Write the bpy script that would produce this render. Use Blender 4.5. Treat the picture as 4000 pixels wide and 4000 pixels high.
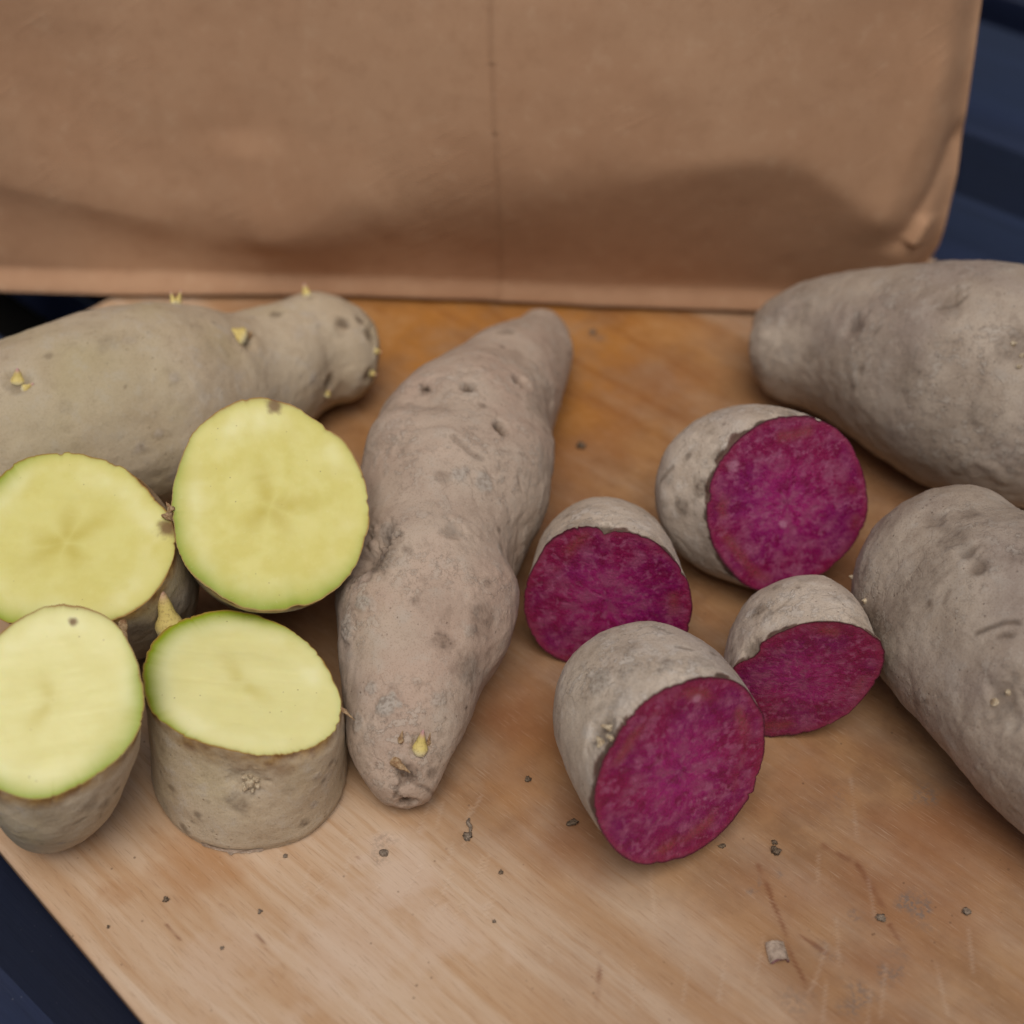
import bpy, math, random
import numpy as np

for o_ in list(bpy.data.objects): bpy.data.objects.remove(o_)
SC = bpy.context.scene
COL = SC.collection
R = math.radians
# ---------------------------------------------------------------- camera
cam_data = bpy.data.cameras.new('camera'); cam = bpy.data.objects.new('camera', cam_data); COL.objects.link(cam)
cam_data.sensor_width = 36.0; cam_data.lens = 54.0
cam_data.clip_start = 0.01; cam_data.clip_end = 50.0
cam.location = (0.0, -0.42*math.cos(R(43)), 0.42*math.sin(R(43)))
cam.rotation_euler = (R(90-43), 0, 0)
cam_data.dof.use_dof = True
cam_data.dof.focus_distance = 0.345
cam_data.dof.aperture_fstop = 9.0
SC.camera = cam
# ---------------------------------------------------------------- sky, sun, exposure
SUN_EL, SUN_AZ = 66.0, 180.0
world = bpy.data.worlds.new('World'); SC.world = world; world.use_nodes = True
wn = world.node_tree.nodes; wl = world.node_tree.links
sky = wn.new('ShaderNodeTexSky'); sky.sky_type = 'NISHITA'; sky.sun_disc = False
sky.sun_elevation = R(SUN_EL); sky.sun_rotation = R(SUN_AZ)
sky.air_density = 1.0; sky.dust_density = 6.0; sky.ozone_density = 0.6
wl.new(sky.outputs[0], wn['Background'].inputs[0]); wn['Background'].inputs[1].default_value = 0.055
sd = bpy.data.lights.new('sun', 'SUN'); sd.energy = 1.5; sd.angle = R(38); sd.color = (1.0, 0.955, 0.90)
so = bpy.data.objects.new('sun', sd); COL.objects.link(so)
so.rotation_euler = (R(90-SUN_EL), 0, R(180-SUN_AZ)); so.location = (-0.5, -0.8, 1.5)
SC.view_settings.view_transform = 'Standard'; SC.view_settings.look = 'None'
SC.view_settings.gamma = 1.0; SC.view_settings.exposure = 0.0
SC.cycles.diffuse_bounces = 2
# ---------------------------------------------------------------- camera constants and pixel -> point helpers (photo pixels, 4000 x 4000)
F = 6000.0; PITCH = np.radians(43.0); DIST = 0.42
CAM = np.array([0.0, -DIST*np.cos(PITCH), DIST*np.sin(PITCH)])
FW = np.array([0.0, np.cos(PITCH), -np.sin(PITCH)])
UPV = np.array([0.0, np.sin(PITCH), np.cos(PITCH)])
RT = np.array([1.0, 0.0, 0.0])
def ray(px, py):
    return FW + RT*((px-2000.0)/F) - UPV*((py-2000.0)/F)
def at(px, py, z=0.0):
    d = ray(px, py); return CAM + d*((z-CAM[2])/d[2])
def on_plane(px, py, p0, n):
    d = ray(px, py); return CAM + d*(np.dot(p0-CAM, n)/np.dot(d, n))
def project(P):
    q = np.asarray(P) - CAM
    w = q @ FW
    return np.stack([2000 + F*(q @ RT)/w, 2000 - F*(q @ UPV)/w], -1)
def unit(v):
    v = np.asarray(v, float); return v/np.linalg.norm(v)
def view_normal(px, py, tilt, ix, iy):
    """normal tilted by `tilt` degrees from the line of sight towards image direction (ix, iy down)"""
    v = unit(-ray(px, py)); r = unit(np.cross([0, 0, 1], v)); u = np.cross(v, r)
    k = unit([ix, iy]); t = np.radians(tilt)
    return unit(np.cos(t)*v + np.sin(t)*(k[0]*r - k[1]*u))
def rot_between(a, b):
    a = unit(a); b = unit(b); v = np.cross(a, b); c = float(np.dot(a, b)); s = np.linalg.norm(v)
    if s < 1e-9: return np.eye(3)
    K = np.array([[0, -v[2], v[1]], [v[2], 0, -v[0]], [-v[1], v[0], 0]])
    return np.eye(3) + K + K @ K*((1-c)/s**2)
# ---------------------------------------------------------------- value noise
def _hash(ix, iy, iz, seed):
    h = (ix.astype(np.int64)*374761393 + iy.astype(np.int64)*668265263 + iz.astype(np.int64)*2147483647 + seed*1274126177) & 0xffffffff
    h = ((h ^ (h >> 13))*1274126177) & 0xffffffff
    h = ((h ^ (h >> 15))*2246822519) & 0xffffffff
    return ((h ^ (h >> 16)) & 0xffffff)/float(0xffffff)*2 - 1
def noise(P, scale, seed=0):
    p = np.asarray(P)*scale; i = np.floor(p).astype(np.int64); f = p - i; f = f*f*f*(f*(f*6-15)+10)
    out = 0
    for dx in (0, 1):
        for dy in (0, 1):
            for dz in (0, 1):
                w = (f[..., 0] if dx else 1-f[..., 0])*(f[..., 1] if dy else 1-f[..., 1])*(f[..., 2] if dz else 1-f[..., 2])
                out = out + w*_hash(i[..., 0]+dx, i[..., 1]+dy, i[..., 2]+dz, seed)
    return out
def fbm(P, scale, octaves=4, seed=0, gain=0.5):
    a, s, t, n = 1.0, scale, 0.0, 0.0
    for k in range(octaves):
        t = t + a*noise(P, s, seed+k*17); n += a; a *= gain; s *= 2.03
    return t/n
def sstep(a, b, x):
    t = np.clip((x-a)/(b-a), 0, 1); return t*t*(3-2*t)
# ---------------------------------------------------------------- splines
def spline(Y, n):
    """smooth open curve (Catmull-Rom, chordal) through the rows of Y, n samples"""
    Y = np.asarray(Y, float); k = len(Y)
    d = np.concatenate([[0], np.cumsum(np.sqrt(np.linalg.norm(np.diff(Y[:, :3], axis=0), axis=1))**1.4+1e-9)])
    m = np.zeros_like(Y)
    for i in range(k):
        if 0 < i < k-1:
            h0, h1 = d[i]-d[i-1], d[i+1]-d[i]
            m[i] = ((Y[i]-Y[i-1])/h0*h1 + (Y[i+1]-Y[i])/h1*h0)/(h0+h1)
        elif i == 0: m[i] = (Y[1]-Y[0])/(d[1]-d[0])
        else: m[i] = (Y[-1]-Y[-2])/(d[-1]-d[-2])
    t = np.linspace(0, d[-1], n); j = np.clip(np.searchsorted(d, t, 'right')-1, 0, k-2)
    h = (d[j+1]-d[j])[:, None]; s = ((t-d[j])[:, None])/h
    return (2*s**3-3*s**2+1)*Y[j] + (s**3-2*s**2+s)*h*m[j] + (-2*s**3+3*s**2)*Y[j+1] + (s**3-s**2)*h*m[j+1]
def closed_curve(P, n):
    P = np.asarray(P, float); Q = np.vstack([P[-3:], P, P[:4]])
    S = spline(Q, 4000)
    # cut out exactly one turn
    a = np.argmin(np.linalg.norm(S[:2000]-P[0], axis=1)); b = 2000+np.argmin(np.linalg.norm(S[2000:]-P[0], axis=1))
    S = S[a:b+1]; d = np.concatenate([[0], np.cumsum(np.linalg.norm(np.diff(S, axis=0), axis=1))])
    t = np.linspace(0, d[-1], n+1)[:-1]
    return np.stack([np.interp(t, d, S[:, c]) for c in range(S.shape[1])], 1)
# ---------------------------------------------------------------- potato bodies
def tube(stations, nr=200, ns=144):
    """stations (px, py, half width in photo px, height of the axis over the board in mm or None = its radius);
    returns rings (nr, ns, 3)"""
    S = []
    for px, py, w, z in stations:
        r = 0.02
        for _ in range(12):
            c = at(px, py, r if z is None else z/1000.0)
            r = max(w, 0.5)*np.dot(c-CAM, FW)/F
        S.append([*c, r])
    S = spline(S, 1200)
    d = np.concatenate([[0], np.cumsum(np.linalg.norm(np.diff(S[:, :3], axis=0), axis=1) + 0.35*np.abs(np.diff(S[:, 3])))])
    t = np.linspace(0, d[-1], nr); S = np.stack([np.interp(t, d, S[:, c]) for c in range(4)], 1)
    S[:, 3] = np.maximum(S[:, 3], 1e-4)
    C = S[:, :3]; al = np.concatenate([[0], np.cumsum(np.linalg.norm(np.diff(C, axis=0), axis=1))])
    hw = 0.75*np.max(S[:, 3]); at_ = lambda x: np.stack([np.interp(x, al, C[:, c]) for c in range(3)], 1)
    T = at_(np.clip(al+hw, 0, al[-1])) - at_(np.clip(al-hw, 0, al[-1]))
    T /= np.linalg.norm(T, axis=1)[:, None]
    th = np.linspace(0, 2*np.pi, ns, endpoint=False); R = np.zeros((nr, ns, 3))
    for i in range(nr):
        a = unit(np.cross(T[i], [0, 0, 1])); b = np.cross(a, T[i])
        R[i] = C[i] + S[i, 3]*(np.cos(th)[:, None]*a + np.sin(th)[:, None]*b)
    return R
def cut_body(outline, nrm, depth, par, nr=90, ns=240):
    """face polygon on the plane through the outline's middle at `depth`; rings running back from it.
    par = (oblique right, oblique up, length, swell, power q, flatten-to-floor flag)"""
    o = np.asarray(outline, float); c0 = (o.max(0)+o.min(0))/2
    p0 = CAM + ray(*c0)*depth
    F3 = np.array([on_plane(x, y, p0, nrm) for x, y in o]); C = F3.mean(0)
    rel = F3 - C; R0 = np.linalg.norm(rel, axis=1).mean()
    if 'axis' in par: ax = unit(par['axis'])
    else:
        v = unit(CAM-C); r = unit(np.cross([0, 0, 1], v)); u = np.cross(v, r)
        ax = unit(-nrm + par['a']*r + par['b']*u)
    L = par['L']*R0
    e = unit(par.get('end', -ax))            # normal the rings turn to
    M = rot_between(nrm, e)
    fq = np.fft.fft(rel, axis=0); kk = np.abs(np.fft.fftfreq(len(rel))*len(rel)); rel_s = np.real(np.fft.ifft(fq*(kk <= 3)[:, None], axis=0))
    rel_end = rel_s @ M.T
    rr = np.linalg.norm(rel_end, axis=1)
    rel_end = rel_end*(1 + par.get('round', 0.7)*(R0*par.get('rs', 1.0)/rr - 1))[:, None]
    tt = np.linspace(0, 1, nr)
    if par.get('flat'): ts = tt
    else: ts = np.sin(tt*np.pi/2)
    rings = []
    for t in ts:
        k = sstep(0, 0.75, t)
        q = sstep(0, 0.10, t); b = (rel*(1-q)+rel_s*q)*(1-k) + rel_end*k
        s = (1 + par['sw']*t)
        if par.get('flat'): s *= 1 - 0.035*sstep(0.90, 1.0, t)
        if not par.get('flat'): s *= max(1 - t**par['q'], 0)**0.5
        off = C + ax*L*t
        if 'bend' in par: off = off + np.asarray(par['bend'])*R0*t*t
        rings.append(off + s*b)
    return F3, C, R0, np.array(rings)
def solve_depth(outline, nrm, par, floor=0.0):
    lo, hi = 0.25, 0.6
    for _ in range(40):
        m = (lo+hi)/2
        F3, C, R0, R = cut_body(outline, nrm, m, par, 40)
        if min(F3[:, 2].min(), R[..., 2].min()) > floor: lo = m
        else: hi = m
    return lo
# ---------------------------------------------------------------- traced outlines, photo pixels
def zo(s, x0, y0): return lambda pts: [(x/s+x0, y/s+y0) for x, y in pts]
za, zb, zc, zd, ze, zf = zo(1.288, 0, 1000), zo(1.288, 0, 2200), zo(0.8783, 1200, 1100), zo(0.9906, 1950, 1500), zo(1.61, 2800, 900), zo(1.2075, 3000, 1800)
FACE = {
 'Y1': za([(1270,713),(1330,713),(1400,730),(1480,755),(1560,805),(1640,860),(1725,925),(1780,1000),(1810,1060),(1835,1130),(1852,1200),(1860,1290),(1850,1380),(1830,1450),(1790,1560),(1740,1630),(1660,1700),(1580,1745),(1490,1768),(1400,1782),(1300,1783),(1240,1775),(1150,1735),(1080,1690),(1000,1630),(935,1560),(895,1480),(880,1400),(868,1310),(862,1240),(870,1160),(890,1080),(925,980),(960,905),(1010,845),(1080,790),(1150,750),(1210,725)]),
 'Y2': za([(300,990),(380,990),(450,1005),(520,1025),(600,1055),(680,1110),(740,1175),(790,1230),(840,1290),(870,1345),(882,1410),(880,1480),(860,1560),(820,1640),(760,1720),(690,1775),(620,1815),(540,1845),(430,1868),(300,1880),(150,1870),(40,1845),(-60,1790),(-140,1690),(-180,1560),(-180,1400),(-150,1280),(-90,1180),(0,1105),(60,1055),(120,1025),(200,1000)]),
 'Y3': zb([(320,208),(400,215),(470,235),(540,270),(600,325),(650,400),(690,490),(712,580),(725,670),(722,760),(700,840),(660,910),(610,970),(540,1030),(450,1090),(350,1140),(280,1170),(200,1188),(120,1180),(50,1160),(-20,1133),(-80,1090),(-150,1000),(-185,880),(-190,750),(-170,600),(-120,480),(-60,410),(0,350),(60,305),(120,265),(180,235),(250,213)]),
 'Y4': zb([(1140,235),(1220,245),(1300,265),(1380,295),(1450,330),(1520,375),(1590,440),(1640,510),(1680,590),(1705,650),(1718,720),(1710,790),(1680,850),(1620,900),(1550,935),(1470,960),(1380,968),(1300,968),(1200,955),(1100,930),(1000,900),(920,870),(850,825),(790,775),(750,720),(728,650),(718,570),(725,500),(745,430),(790,370),(850,315),(920,280),(1000,258),(1060,243)]),
 'Z1': zd([(1120,123),(1180,122),(1250,140),(1310,175),(1350,220),(1385,280),(1410,350),(1425,430),(1422,500),(1405,560),(1370,620),(1310,685),(1250,735),(1170,775),(1090,797),(1010,800),(950,778),(900,735),(860,680),(830,630),(810,560),(802,500),(808,430),(824,360),(850,310),(900,240),(960,185),(1040,140)]),
 'Z2': zd([(300,555),(350,552),(385,556),(404,572),(424,578),(442,570),(480,572),(540,585),(600,610),(660,660),(705,720),(735,780),(745,830),(742,910),(722,980),(690,1010),(620,1045),(520,1075),(420,1090),(330,1092),(260,1075),(200,1050),(140,990),(105,910),(95,840),(110,760),(145,680),(180,625),(240,575)]),
 'Z3': zd([(840,1133),(900,1145),(950,1175),(990,1230),(1020,1280),(1028,1350),(1025,1430),(1005,1500),(980,1580),(935,1650),(880,1720),(800,1785),(720,1830),(640,1850),(560,1857),(500,1840),(450,1805),(400,1740),(375,1680),(370,1600),(380,1520),(405,1450),(450,1370),(500,1290),(560,1230),(640,1180),(720,1150),(780,1135)]),
 'Z4': zd([(1220,918),(1300,920),(1380,935),(1440,970),(1480,1000),(1490,1060),(1475,1120),(1440,1180),(1390,1240),(1330,1290),(1250,1330),(1150,1355),(1040,1365),(960,1340),(905,1280),(880,1200),(882,1135),(905,1098),(945,1070),(990,1050),(1006,1032),(1010,1010),(1040,985),(1100,955),(1160,930)]),
}
BODY = {
 'Z1': zd([(1260,133),(1200,110),(1100,85),(1000,70),(930,70),(860,85),(790,120),(740,170),(700,230),(650,290),(610,360),(590,430),(595,490),(620,560),(670,620),(730,680),(800,735),(870,770),(940,795)]),
 'Z2': zd([(110,760),(160,640),(180,580),(220,520),(280,465),(350,440),(430,436),(500,448),(550,480),(600,530),(650,600),(690,650),(720,720),(742,790)]),
 'Z3': zd([(980,1190),(930,1140),(870,1080),(800,1020),(720,970),(660,935),(590,912),(510,906),(440,920),(380,960),(320,1020),(275,1080),(240,1150),(222,1230),(216,1320),(225,1420),(250,1510),(290,1600),(330,1660),(370,1720)]),
 'Z4': zd([(1485,1000),(1470,950),(1440,890),(1400,840),(1340,790),(1280,760),(1200,740),(1120,745),(1050,770),(980,820),(930,880),(890,960),(865,1040),(862,1080)]),
 'Y3': zb([(0,1330),(60,1375),(120,1410),(180,1440),(240,1438),(330,1420),(400,1380),(470,1330),(540,1260),(590,1190),(625,1100),(700,840)]),
 'Y4': zb([(728,690),(790,1200),(815,1310),(870,1380),(940,1420),(1040,1455),(1100,1470),(1200,1480),(1270,1488),(1330,1460),(1400,1435),(1490,1395),(1570,1330),(1640,1260),(1710,1170),(1760,1110),(1785,1040),(1740,900)]),
}
# centre, tilt from the line of sight, image direction the cut faces
NRM = {}
for k_, tl, ix, iy in (('Y1', 14, 0.15, -1), ('Y2', 33, -0.3, -1), ('Y3', 20, -0.25, -1), ('Z1', 29, 0.86, 0.51), ('Z2', 36, -0.1, 1), ('Z3', 47, 0.87, 0.5), ('Z4', 47, 0.25, 0.95)):
    m_ = np.mean(FACE[k_], 0); NRM[k_] = view_normal(m_[0], m_[1], tl, ix, iy)
NRM['Y4'] = unit([0.12, -0.05, 1.0])
# ================================================================ mesh helpers
def srgb(r, g, b):
    f = lambda c: (c/255/12.92) if c/255 <= 0.04045 else ((c/255+0.055)/1.055)**2.4
    return (f(r), f(g), f(b), 1.0)
def mk(name, V, faces, mat, parent=None, attrs=None, smooth=True):
    """V (n,3) in world space; faces = list of int arrays (m,k). Linked as ONE mesh object"""
    V = np.asarray(V, np.float64)
    if parent is not None: V = V - np.array(parent.location)
    me = bpy.data.meshes.new(name)
    loops = np.concatenate([f.ravel() for f in faces]).astype(np.int32)
    sizes = np.concatenate([np.full(len(f), f.shape[1]) for f in faces]).astype(np.int32)
    starts = np.concatenate([[0], np.cumsum(sizes)[:-1]]).astype(np.int32)
    me.vertices.add(len(V)); me.vertices.foreach_set('co', V.astype(np.float32).ravel())
    me.loops.add(len(loops)); me.loops.foreach_set('vertex_index', loops)
    me.polygons.add(len(sizes)); me.polygons.foreach_set('loop_start', starts)
    me.update(calc_edges=True); me.validate()
    if smooth: me.polygons.foreach_set('use_smooth', np.ones(len(me.polygons), bool))
    for k, a in (attrs or {}).items():
        a = np.asarray(a, np.float32)
        if a.ndim == 1:
            t = me.attributes.new(k, 'FLOAT', 'POINT'); t.data.foreach_set('value', a)
        else:
            t = me.attributes.new(k, 'FLOAT_VECTOR', 'POINT'); t.data.foreach_set('vector', a.ravel())
    o = bpy.data.objects.new(name, me); COL.objects.link(o)
    if mat: me.materials.append(mat)
    if parent is not None: o.parent = parent
    return o
def tag(o, label=None, cat=None, group=None, kind=None):
    for k, v in (('label', label), ('category', cat), ('group', group), ('kind', kind)):
        if v: o[k] = v
    return o
def thing(name, loc, label, cat, group=None):
    o = bpy.data.objects.new(name, None); COL.objects.link(o); o.location = [float(c) for c in loc]
    o.empty_display_size = 0.01
    return tag(o, label, cat, group)
def grid_faces(nr, ns, closed=True):
    i = np.arange(nr-1)[:, None]; j = np.arange(ns if closed else ns-1)[None]
    a = i*ns+j; b = i*ns+(j+1) % ns
    return np.stack([a, b, b+ns, a+ns], -1).reshape(-1, 4)
def fan(ring, c):
    ring = np.asarray(ring); return np.stack([ring, np.roll(ring, -1), np.full(len(ring), c)], -1)
def grid_normals(G, closed=True):
    du = (np.roll(G, -1, 1)-np.roll(G, 1, 1)) if closed else np.gradient(G, axis=1)
    n = np.cross(du, np.gradient(G, axis=0)); n /= np.linalg.norm(n, axis=-1)[..., None]+1e-12
    if closed and np.mean(np.sum(n*(G-G.mean(1, keepdims=True)), -1)) < 0: n = -n
    return n
# ================================================================ materials
class Mat:
    def __init__(s, name, rough=0.8, spec=0.3):
        s.m = bpy.data.materials.new(name); s.m.use_nodes = True; s.t = s.m.node_tree
        s.b = s.t.nodes['Principled BSDF']; s.b.inputs['Roughness'].default_value = rough
        s.b.inputs['Specular IOR Level'].default_value = spec
        s.tc = s.n('ShaderNodeTexCoord'); s.P = s.tc.outputs['Object']
    def n(s, t): return s.t.nodes.new(t)
    def put(s, sock, v):
        if isinstance(v, bpy.types.NodeSocket): s.t.links.new(v, sock)
        elif v is not None: sock.default_value = v
    def math(s, op, a, b=None, c=None, clamp=False):
        n = s.n('ShaderNodeMath'); n.operation = op; n.use_clamp = clamp
        for i, v in enumerate((a, b, c)):
            if v is not None: s.put(n.inputs[i], v)
        return n.outputs[0]
    def vec(s, op, a, b=None):
        n = s.n('ShaderNodeVectorMath'); n.operation = op; s.put(n.inputs[0], a)
        if b is not None:
            if op == 'SCALE': s.put(n.inputs['Scale'], b)
            else: s.put(n.inputs[1], b)
        return n.outputs['Value'] if op in ('DISTANCE', 'LENGTH', 'DOT_PRODUCT') else n.outputs[0]
    def noise(s, scale, detail=3.0, rough=0.55, vec=None, dist=0.0):
        n = s.n('ShaderNodeTexNoise'); s.put(n.inputs['Vector'], vec if vec is not None else s.P)
        n.inputs['Scale'].default_value = scale; n.inputs['Detail'].default_value = detail
        n.inputs['Roughness'].default_value = rough; n.inputs['Distortion'].default_value = dist
        return n.outputs[0]
    def noise_col(s, scale, detail=2.0, vec=None):
        n = s.n('ShaderNodeTexNoise'); s.put(n.inputs['Vector'], vec if vec is not None else s.P)
        n.inputs['Scale'].default_value = scale; n.inputs['Detail'].default_value = detail
        return n.outputs[1]
    def voronoi(s, scale, vec=None, rnd=1.0):
        n = s.n('ShaderNodeTexVoronoi'); s.put(n.inputs['Vector'], vec if vec is not None else s.P)
        n.inputs['Scale'].default_value = scale; n.inputs['Randomness'].default_value = rnd
        return n.outputs['Distance']
    def voronoi_edge(s, scale, vec):
        n = s.n('ShaderNodeTexVoronoi'); n.feature = 'DISTANCE_TO_EDGE'; s.put(n.inputs['Vector'], vec); n.inputs['Scale'].default_value = scale
        return n.outputs['Distance']
    def step(s, v, a, b, lo=0.0, hi=1.0):
        n = s.n('ShaderNodeMapRange'); n.interpolation_type = 'SMOOTHSTEP'
        s.put(n.inputs[0], v)
        for i, x in enumerate((a, b, lo, hi)): n.inputs[i+1].default_value = x
        return n.outputs[0]
    def mix(s, f, a, b, mode='MIX'):
        n = s.n('ShaderNodeMix'); n.data_type = 'RGBA'; n.blend_type = mode; n.clamp_factor = True
        s.put(n.inputs[0], f); s.put(n.inputs[6], a); s.put(n.inputs[7], b); return n.outputs[2]
    def attr(s, name, vector=False):
        n = s.n('ShaderNodeAttribute'); n.attribute_name = name
        return n.outputs['Vector'] if vector else n.outputs['Fac']
    def bump(s, h, dist, strength=1.0, normal=None):
        n = s.n('ShaderNodeBump'); n.inputs['Strength'].default_value = strength; n.inputs['Distance'].default_value = dist
        s.put(n.inputs['Height'], h)
        if normal is not None: s.put(n.inputs['Normal'], normal)
        return n.outputs[0]
    def rotz(s, ang, scale, vec=None):
        n = s.n('ShaderNodeMapping'); s.put(n.inputs['Vector'], vec if vec is not None else s.P)
        n.inputs['Rotation'].default_value = (0, 0, ang); n.inputs['Scale'].default_value = (1, 1, 1)
        m = s.n('ShaderNodeVectorMath'); m.operation = 'MULTIPLY'; s.put(m.inputs[0], n.outputs[0]); m.inputs[1].default_value = scale
        return m.outputs[0]
    def blob(s, P, c, r, soft=0.6):
        d = s.vec('DISTANCE', P, (float(c[0]), float(c[1]), 0.0)); return s.step(d, r*(1-soft), r, 1.0, 0.0)
    def seg(s, P, a, b, w):
        """soft mask of a thin straight mark from a to b on the z = 0 plane"""
        a = np.array([a[0], a[1], 0.0]); b = np.array([b[0], b[1], 0.0]); L = np.linalg.norm(b-a); t = (b-a)/L; q = np.array([-t[1], t[0], 0])
        r = s.vec('SUBTRACT', P, tuple(a)); u = s.vec('DOT_PRODUCT', r, tuple(t)); v = s.math('ABSOLUTE', s.vec('DOT_PRODUCT', r, tuple(q)))
        across = s.step(v, w*0.3, w, 1.0, 0.0)
        return s.math('MULTIPLY', across, s.math('MULTIPLY', s.step(u, 0, L*0.15), s.step(u, L*0.85, L, 1.0, 0.0)))
    def col(s, c): s.put(s.b.inputs['Base Color'], c)
    def nor(s, c): s.put(s.b.inputs['Normal'], c)
    def rough(s, v): s.put(s.b.inputs['Roughness'], v)

def skin_material(name, light, mid, tint, dark, dustc, tint_amt=0.6, fleck=0.35, crack=0.35, flaky=0.5):
    m = Mat(name, 0.88, 0.18)
    big = m.noise(55, 3, 0.6); med = m.noise(190, 4, 0.65); fine = m.noise(900, 3, 0.7); tiny = m.noise(2600, 2, 0.6)
    c = m.mix(m.step(big, 0.35, 0.66), light, mid)
    c = m.mix(m.math('MULTIPLY', m.step(m.noise(38, 2, 0.5, m.vec('ADD', m.P, (3.1, 0.7, 1.9))), 0.45, 0.72), tint_amt), c, tint)
    c = m.mix(m.math('MULTIPLY', m.step(med, 0.50, 0.72), 0.55), c, dustc)
    c = m.mix(m.math('MULTIPLY', m.step(med, 0.46, 0.28), 0.28), c, dark)
    # dark pores and scurf flecks
    fl = m.math('MULTIPLY', m.step(fine, 0.60, 0.74), m.step(m.noise(120, 3, 0.6, m.vec('ADD', m.P, (0.3, 5.7, 2.9))), 0.44, 0.62))
    c = m.mix(m.math('MULTIPLY', fl, fleck), c, dark)
    c = m.mix(m.math('MULTIPLY', m.step(tiny, 0.53, 0.70), 0.36), c, dark)
    c = m.mix(m.math('MULTIPLY', m.step(tiny, 0.46, 0.30), 0.30), c, dustc)
    fk = m.noise(340, 5, 0.72, m.vec('ADD', m.P, (1.9, 4.3, 0.7))); reg = m.noise(48, 3, 0.6, m.vec('ADD', m.P, (9.1, 2.2, 6.3)))
    fkm = m.math('MULTIPLY', m.step(fk, 0.545, 0.575), m.step(reg, 0.44, 0.60)); fke = m.math('MULTIPLY', m.math('MULTIPLY', m.step(fk, 0.505, 0.54), m.step(fk, 0.575, 0.545)), m.step(reg, 0.44, 0.60))
    c = m.mix(m.math('MULTIPLY', fkm, flaky), c, dustc); c = m.mix(m.math('MULTIPLY', fke, flaky*0.7), c, dark)
    pit = m.math('MULTIPLY', m.step(m.voronoi(430), 0.13, 0.07), m.step(m.noise(60, 2, 0.5, m.vec('ADD', m.P, (4.4, 8.1, 1.3))), 0.46, 0.60))
    c = m.mix(m.math('MULTIPLY', pit, 0.55), c, dark)
    c = m.mix(m.attr('green'), c, srgb(168, 158, 116))
    c = m.mix(m.attr('clay'), c, m.mix(m.step(fine, 0.4, 0.65), srgb(178, 168, 156), srgb(142, 130, 118)))
    c = m.mix(m.attr('dirt'), c, m.mix(m.step(fine, 0.42, 0.6), srgb(84, 66, 50), srgb(60, 46, 36)))
    c = m.mix(m.attr('peel'), c, m.mix(m.step(med, 0.4, 0.6), srgb(74, 56, 46), srgb(100, 68, 58)))
    c = m.mix(m.attr('ochre'), c, m.mix(m.step(med, 0.4, 0.6), srgb(124, 88, 48), srgb(164, 130, 76)))
    m.col(c)
    crk = m.voronoi_edge(150, m.vec('ADD', m.P, m.vec('SCALE', m.vec('SUBTRACT', m.noise_col(240, 3), (0.5, 0.5, 0.5)), 0.008)))
    crm = m.math('MULTIPLY', m.step(crk, 0.05, 0.0), m.step(m.noise(70, 2, 0.5, m.vec('ADD', m.P, (7.3, 1.7, 4.9))), 0.50, 0.62))
    c = m.mix(m.math('MULTIPLY', crm, crack), c, dark); m.col(c)
    h = m.math('ADD', m.math('MULTIPLY', fine, 0.45), m.math('ADD', m.math('MULTIPLY', tiny, 0.12), m.math('ADD', m.math('MULTIPLY', med, 1.3), m.math('ADD', m.math('MULTIPLY', crm, -1.4*crack), m.math('ADD', m.math('MULTIPLY', fkm, 0.9*flaky), m.math('MULTIPLY', pit, -0.8))))))
    m.nor(m.bump(h, 0.0005, 0.6))
    return m.m
M = {}
M['skin_yellow'] = skin_material('yellow_potato_skin', srgb(194, 179, 154), srgb(185, 167, 141), srgb(184, 168, 128), srgb(140, 120, 98), srgb(192, 183, 168), 0.5, 0.3, 0.05, 0.15)
M['skin_tan'] = skin_material('tan_potato_skin', srgb(190, 172, 154), srgb(176, 156, 139), srgb(190, 161, 143), srgb(132, 113, 97), srgb(186, 174, 160), 0.45, 0.5, 0.18)
M['skin_purple'] = skin_material('purple_half_skin', srgb(203, 189, 172), srgb(186, 170, 152), srgb(174, 161, 152), srgb(118, 102, 88), srgb(206, 199, 190), 0.5, 0.5, 0.2)
M['skin_grey'] = skin_material('grey_potato_skin', srgb(180, 166, 150), srgb(162, 147, 131), srgb(152, 138, 130), srgb(104, 88, 75), srgb(178, 169, 158), 0.55, 0.45, 0.15)

def yellow_flesh():
    m = Mat('yellow_flesh', 0.42, 0.35)
    fp = m.attr('fp', True)
    n1 = m.noise(160, 3, 0.6); n2 = m.noise(1300, 2, 0.6)
    c = m.mix(m.step(n1, 0.35, 0.68), srgb(224, 217, 130), srgb(219, 210, 118))
    c = m.mix(m.math('MULTIPLY', m.attr('pale'), 0.8), c, srgb(250, 248, 196))
    c = m.mix(m.math('MULTIPLY', m.attr('arm'), 0.8), c, srgb(198, 182, 76))
    c = m.mix(m.attr('green'), c, srgb(142, 162, 24))
    c = m.mix(m.attr('rim'), c, srgb(160, 122, 58))
    c = m.mix(m.math('MULTIPLY', m.step(n2, 0.6, 0.78), 0.08), c, srgb(250, 244, 206))
    c = m.mix(m.attr('spot'), c, srgb(110, 70, 44))
    dots = m.math('MULTIPLY', m.step(m.voronoi(420), 0.10, 0.05), m.step(m.noise(90, 1), 0.5, 0.62))
    c = m.mix(m.math('MULTIPLY', dots, 0.5), c, srgb(130, 104, 60))
    m.col(c)
    m.b.inputs['Subsurface Weight'].default_value = 0.25; m.b.inputs['Subsurface Radius'].default_value = (1.0, 0.75, 0.3); m.b.inputs['Subsurface Scale'].default_value = 0.003
    m.rough(m.step(n1, 0.3, 0.7, 0.40, 0.52))
    m.nor(m.bump(m.math('ADD', m.noise(300, 3), m.math('MULTIPLY', n2, 0.15)), 0.0001, 0.3))
    return m.m
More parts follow.
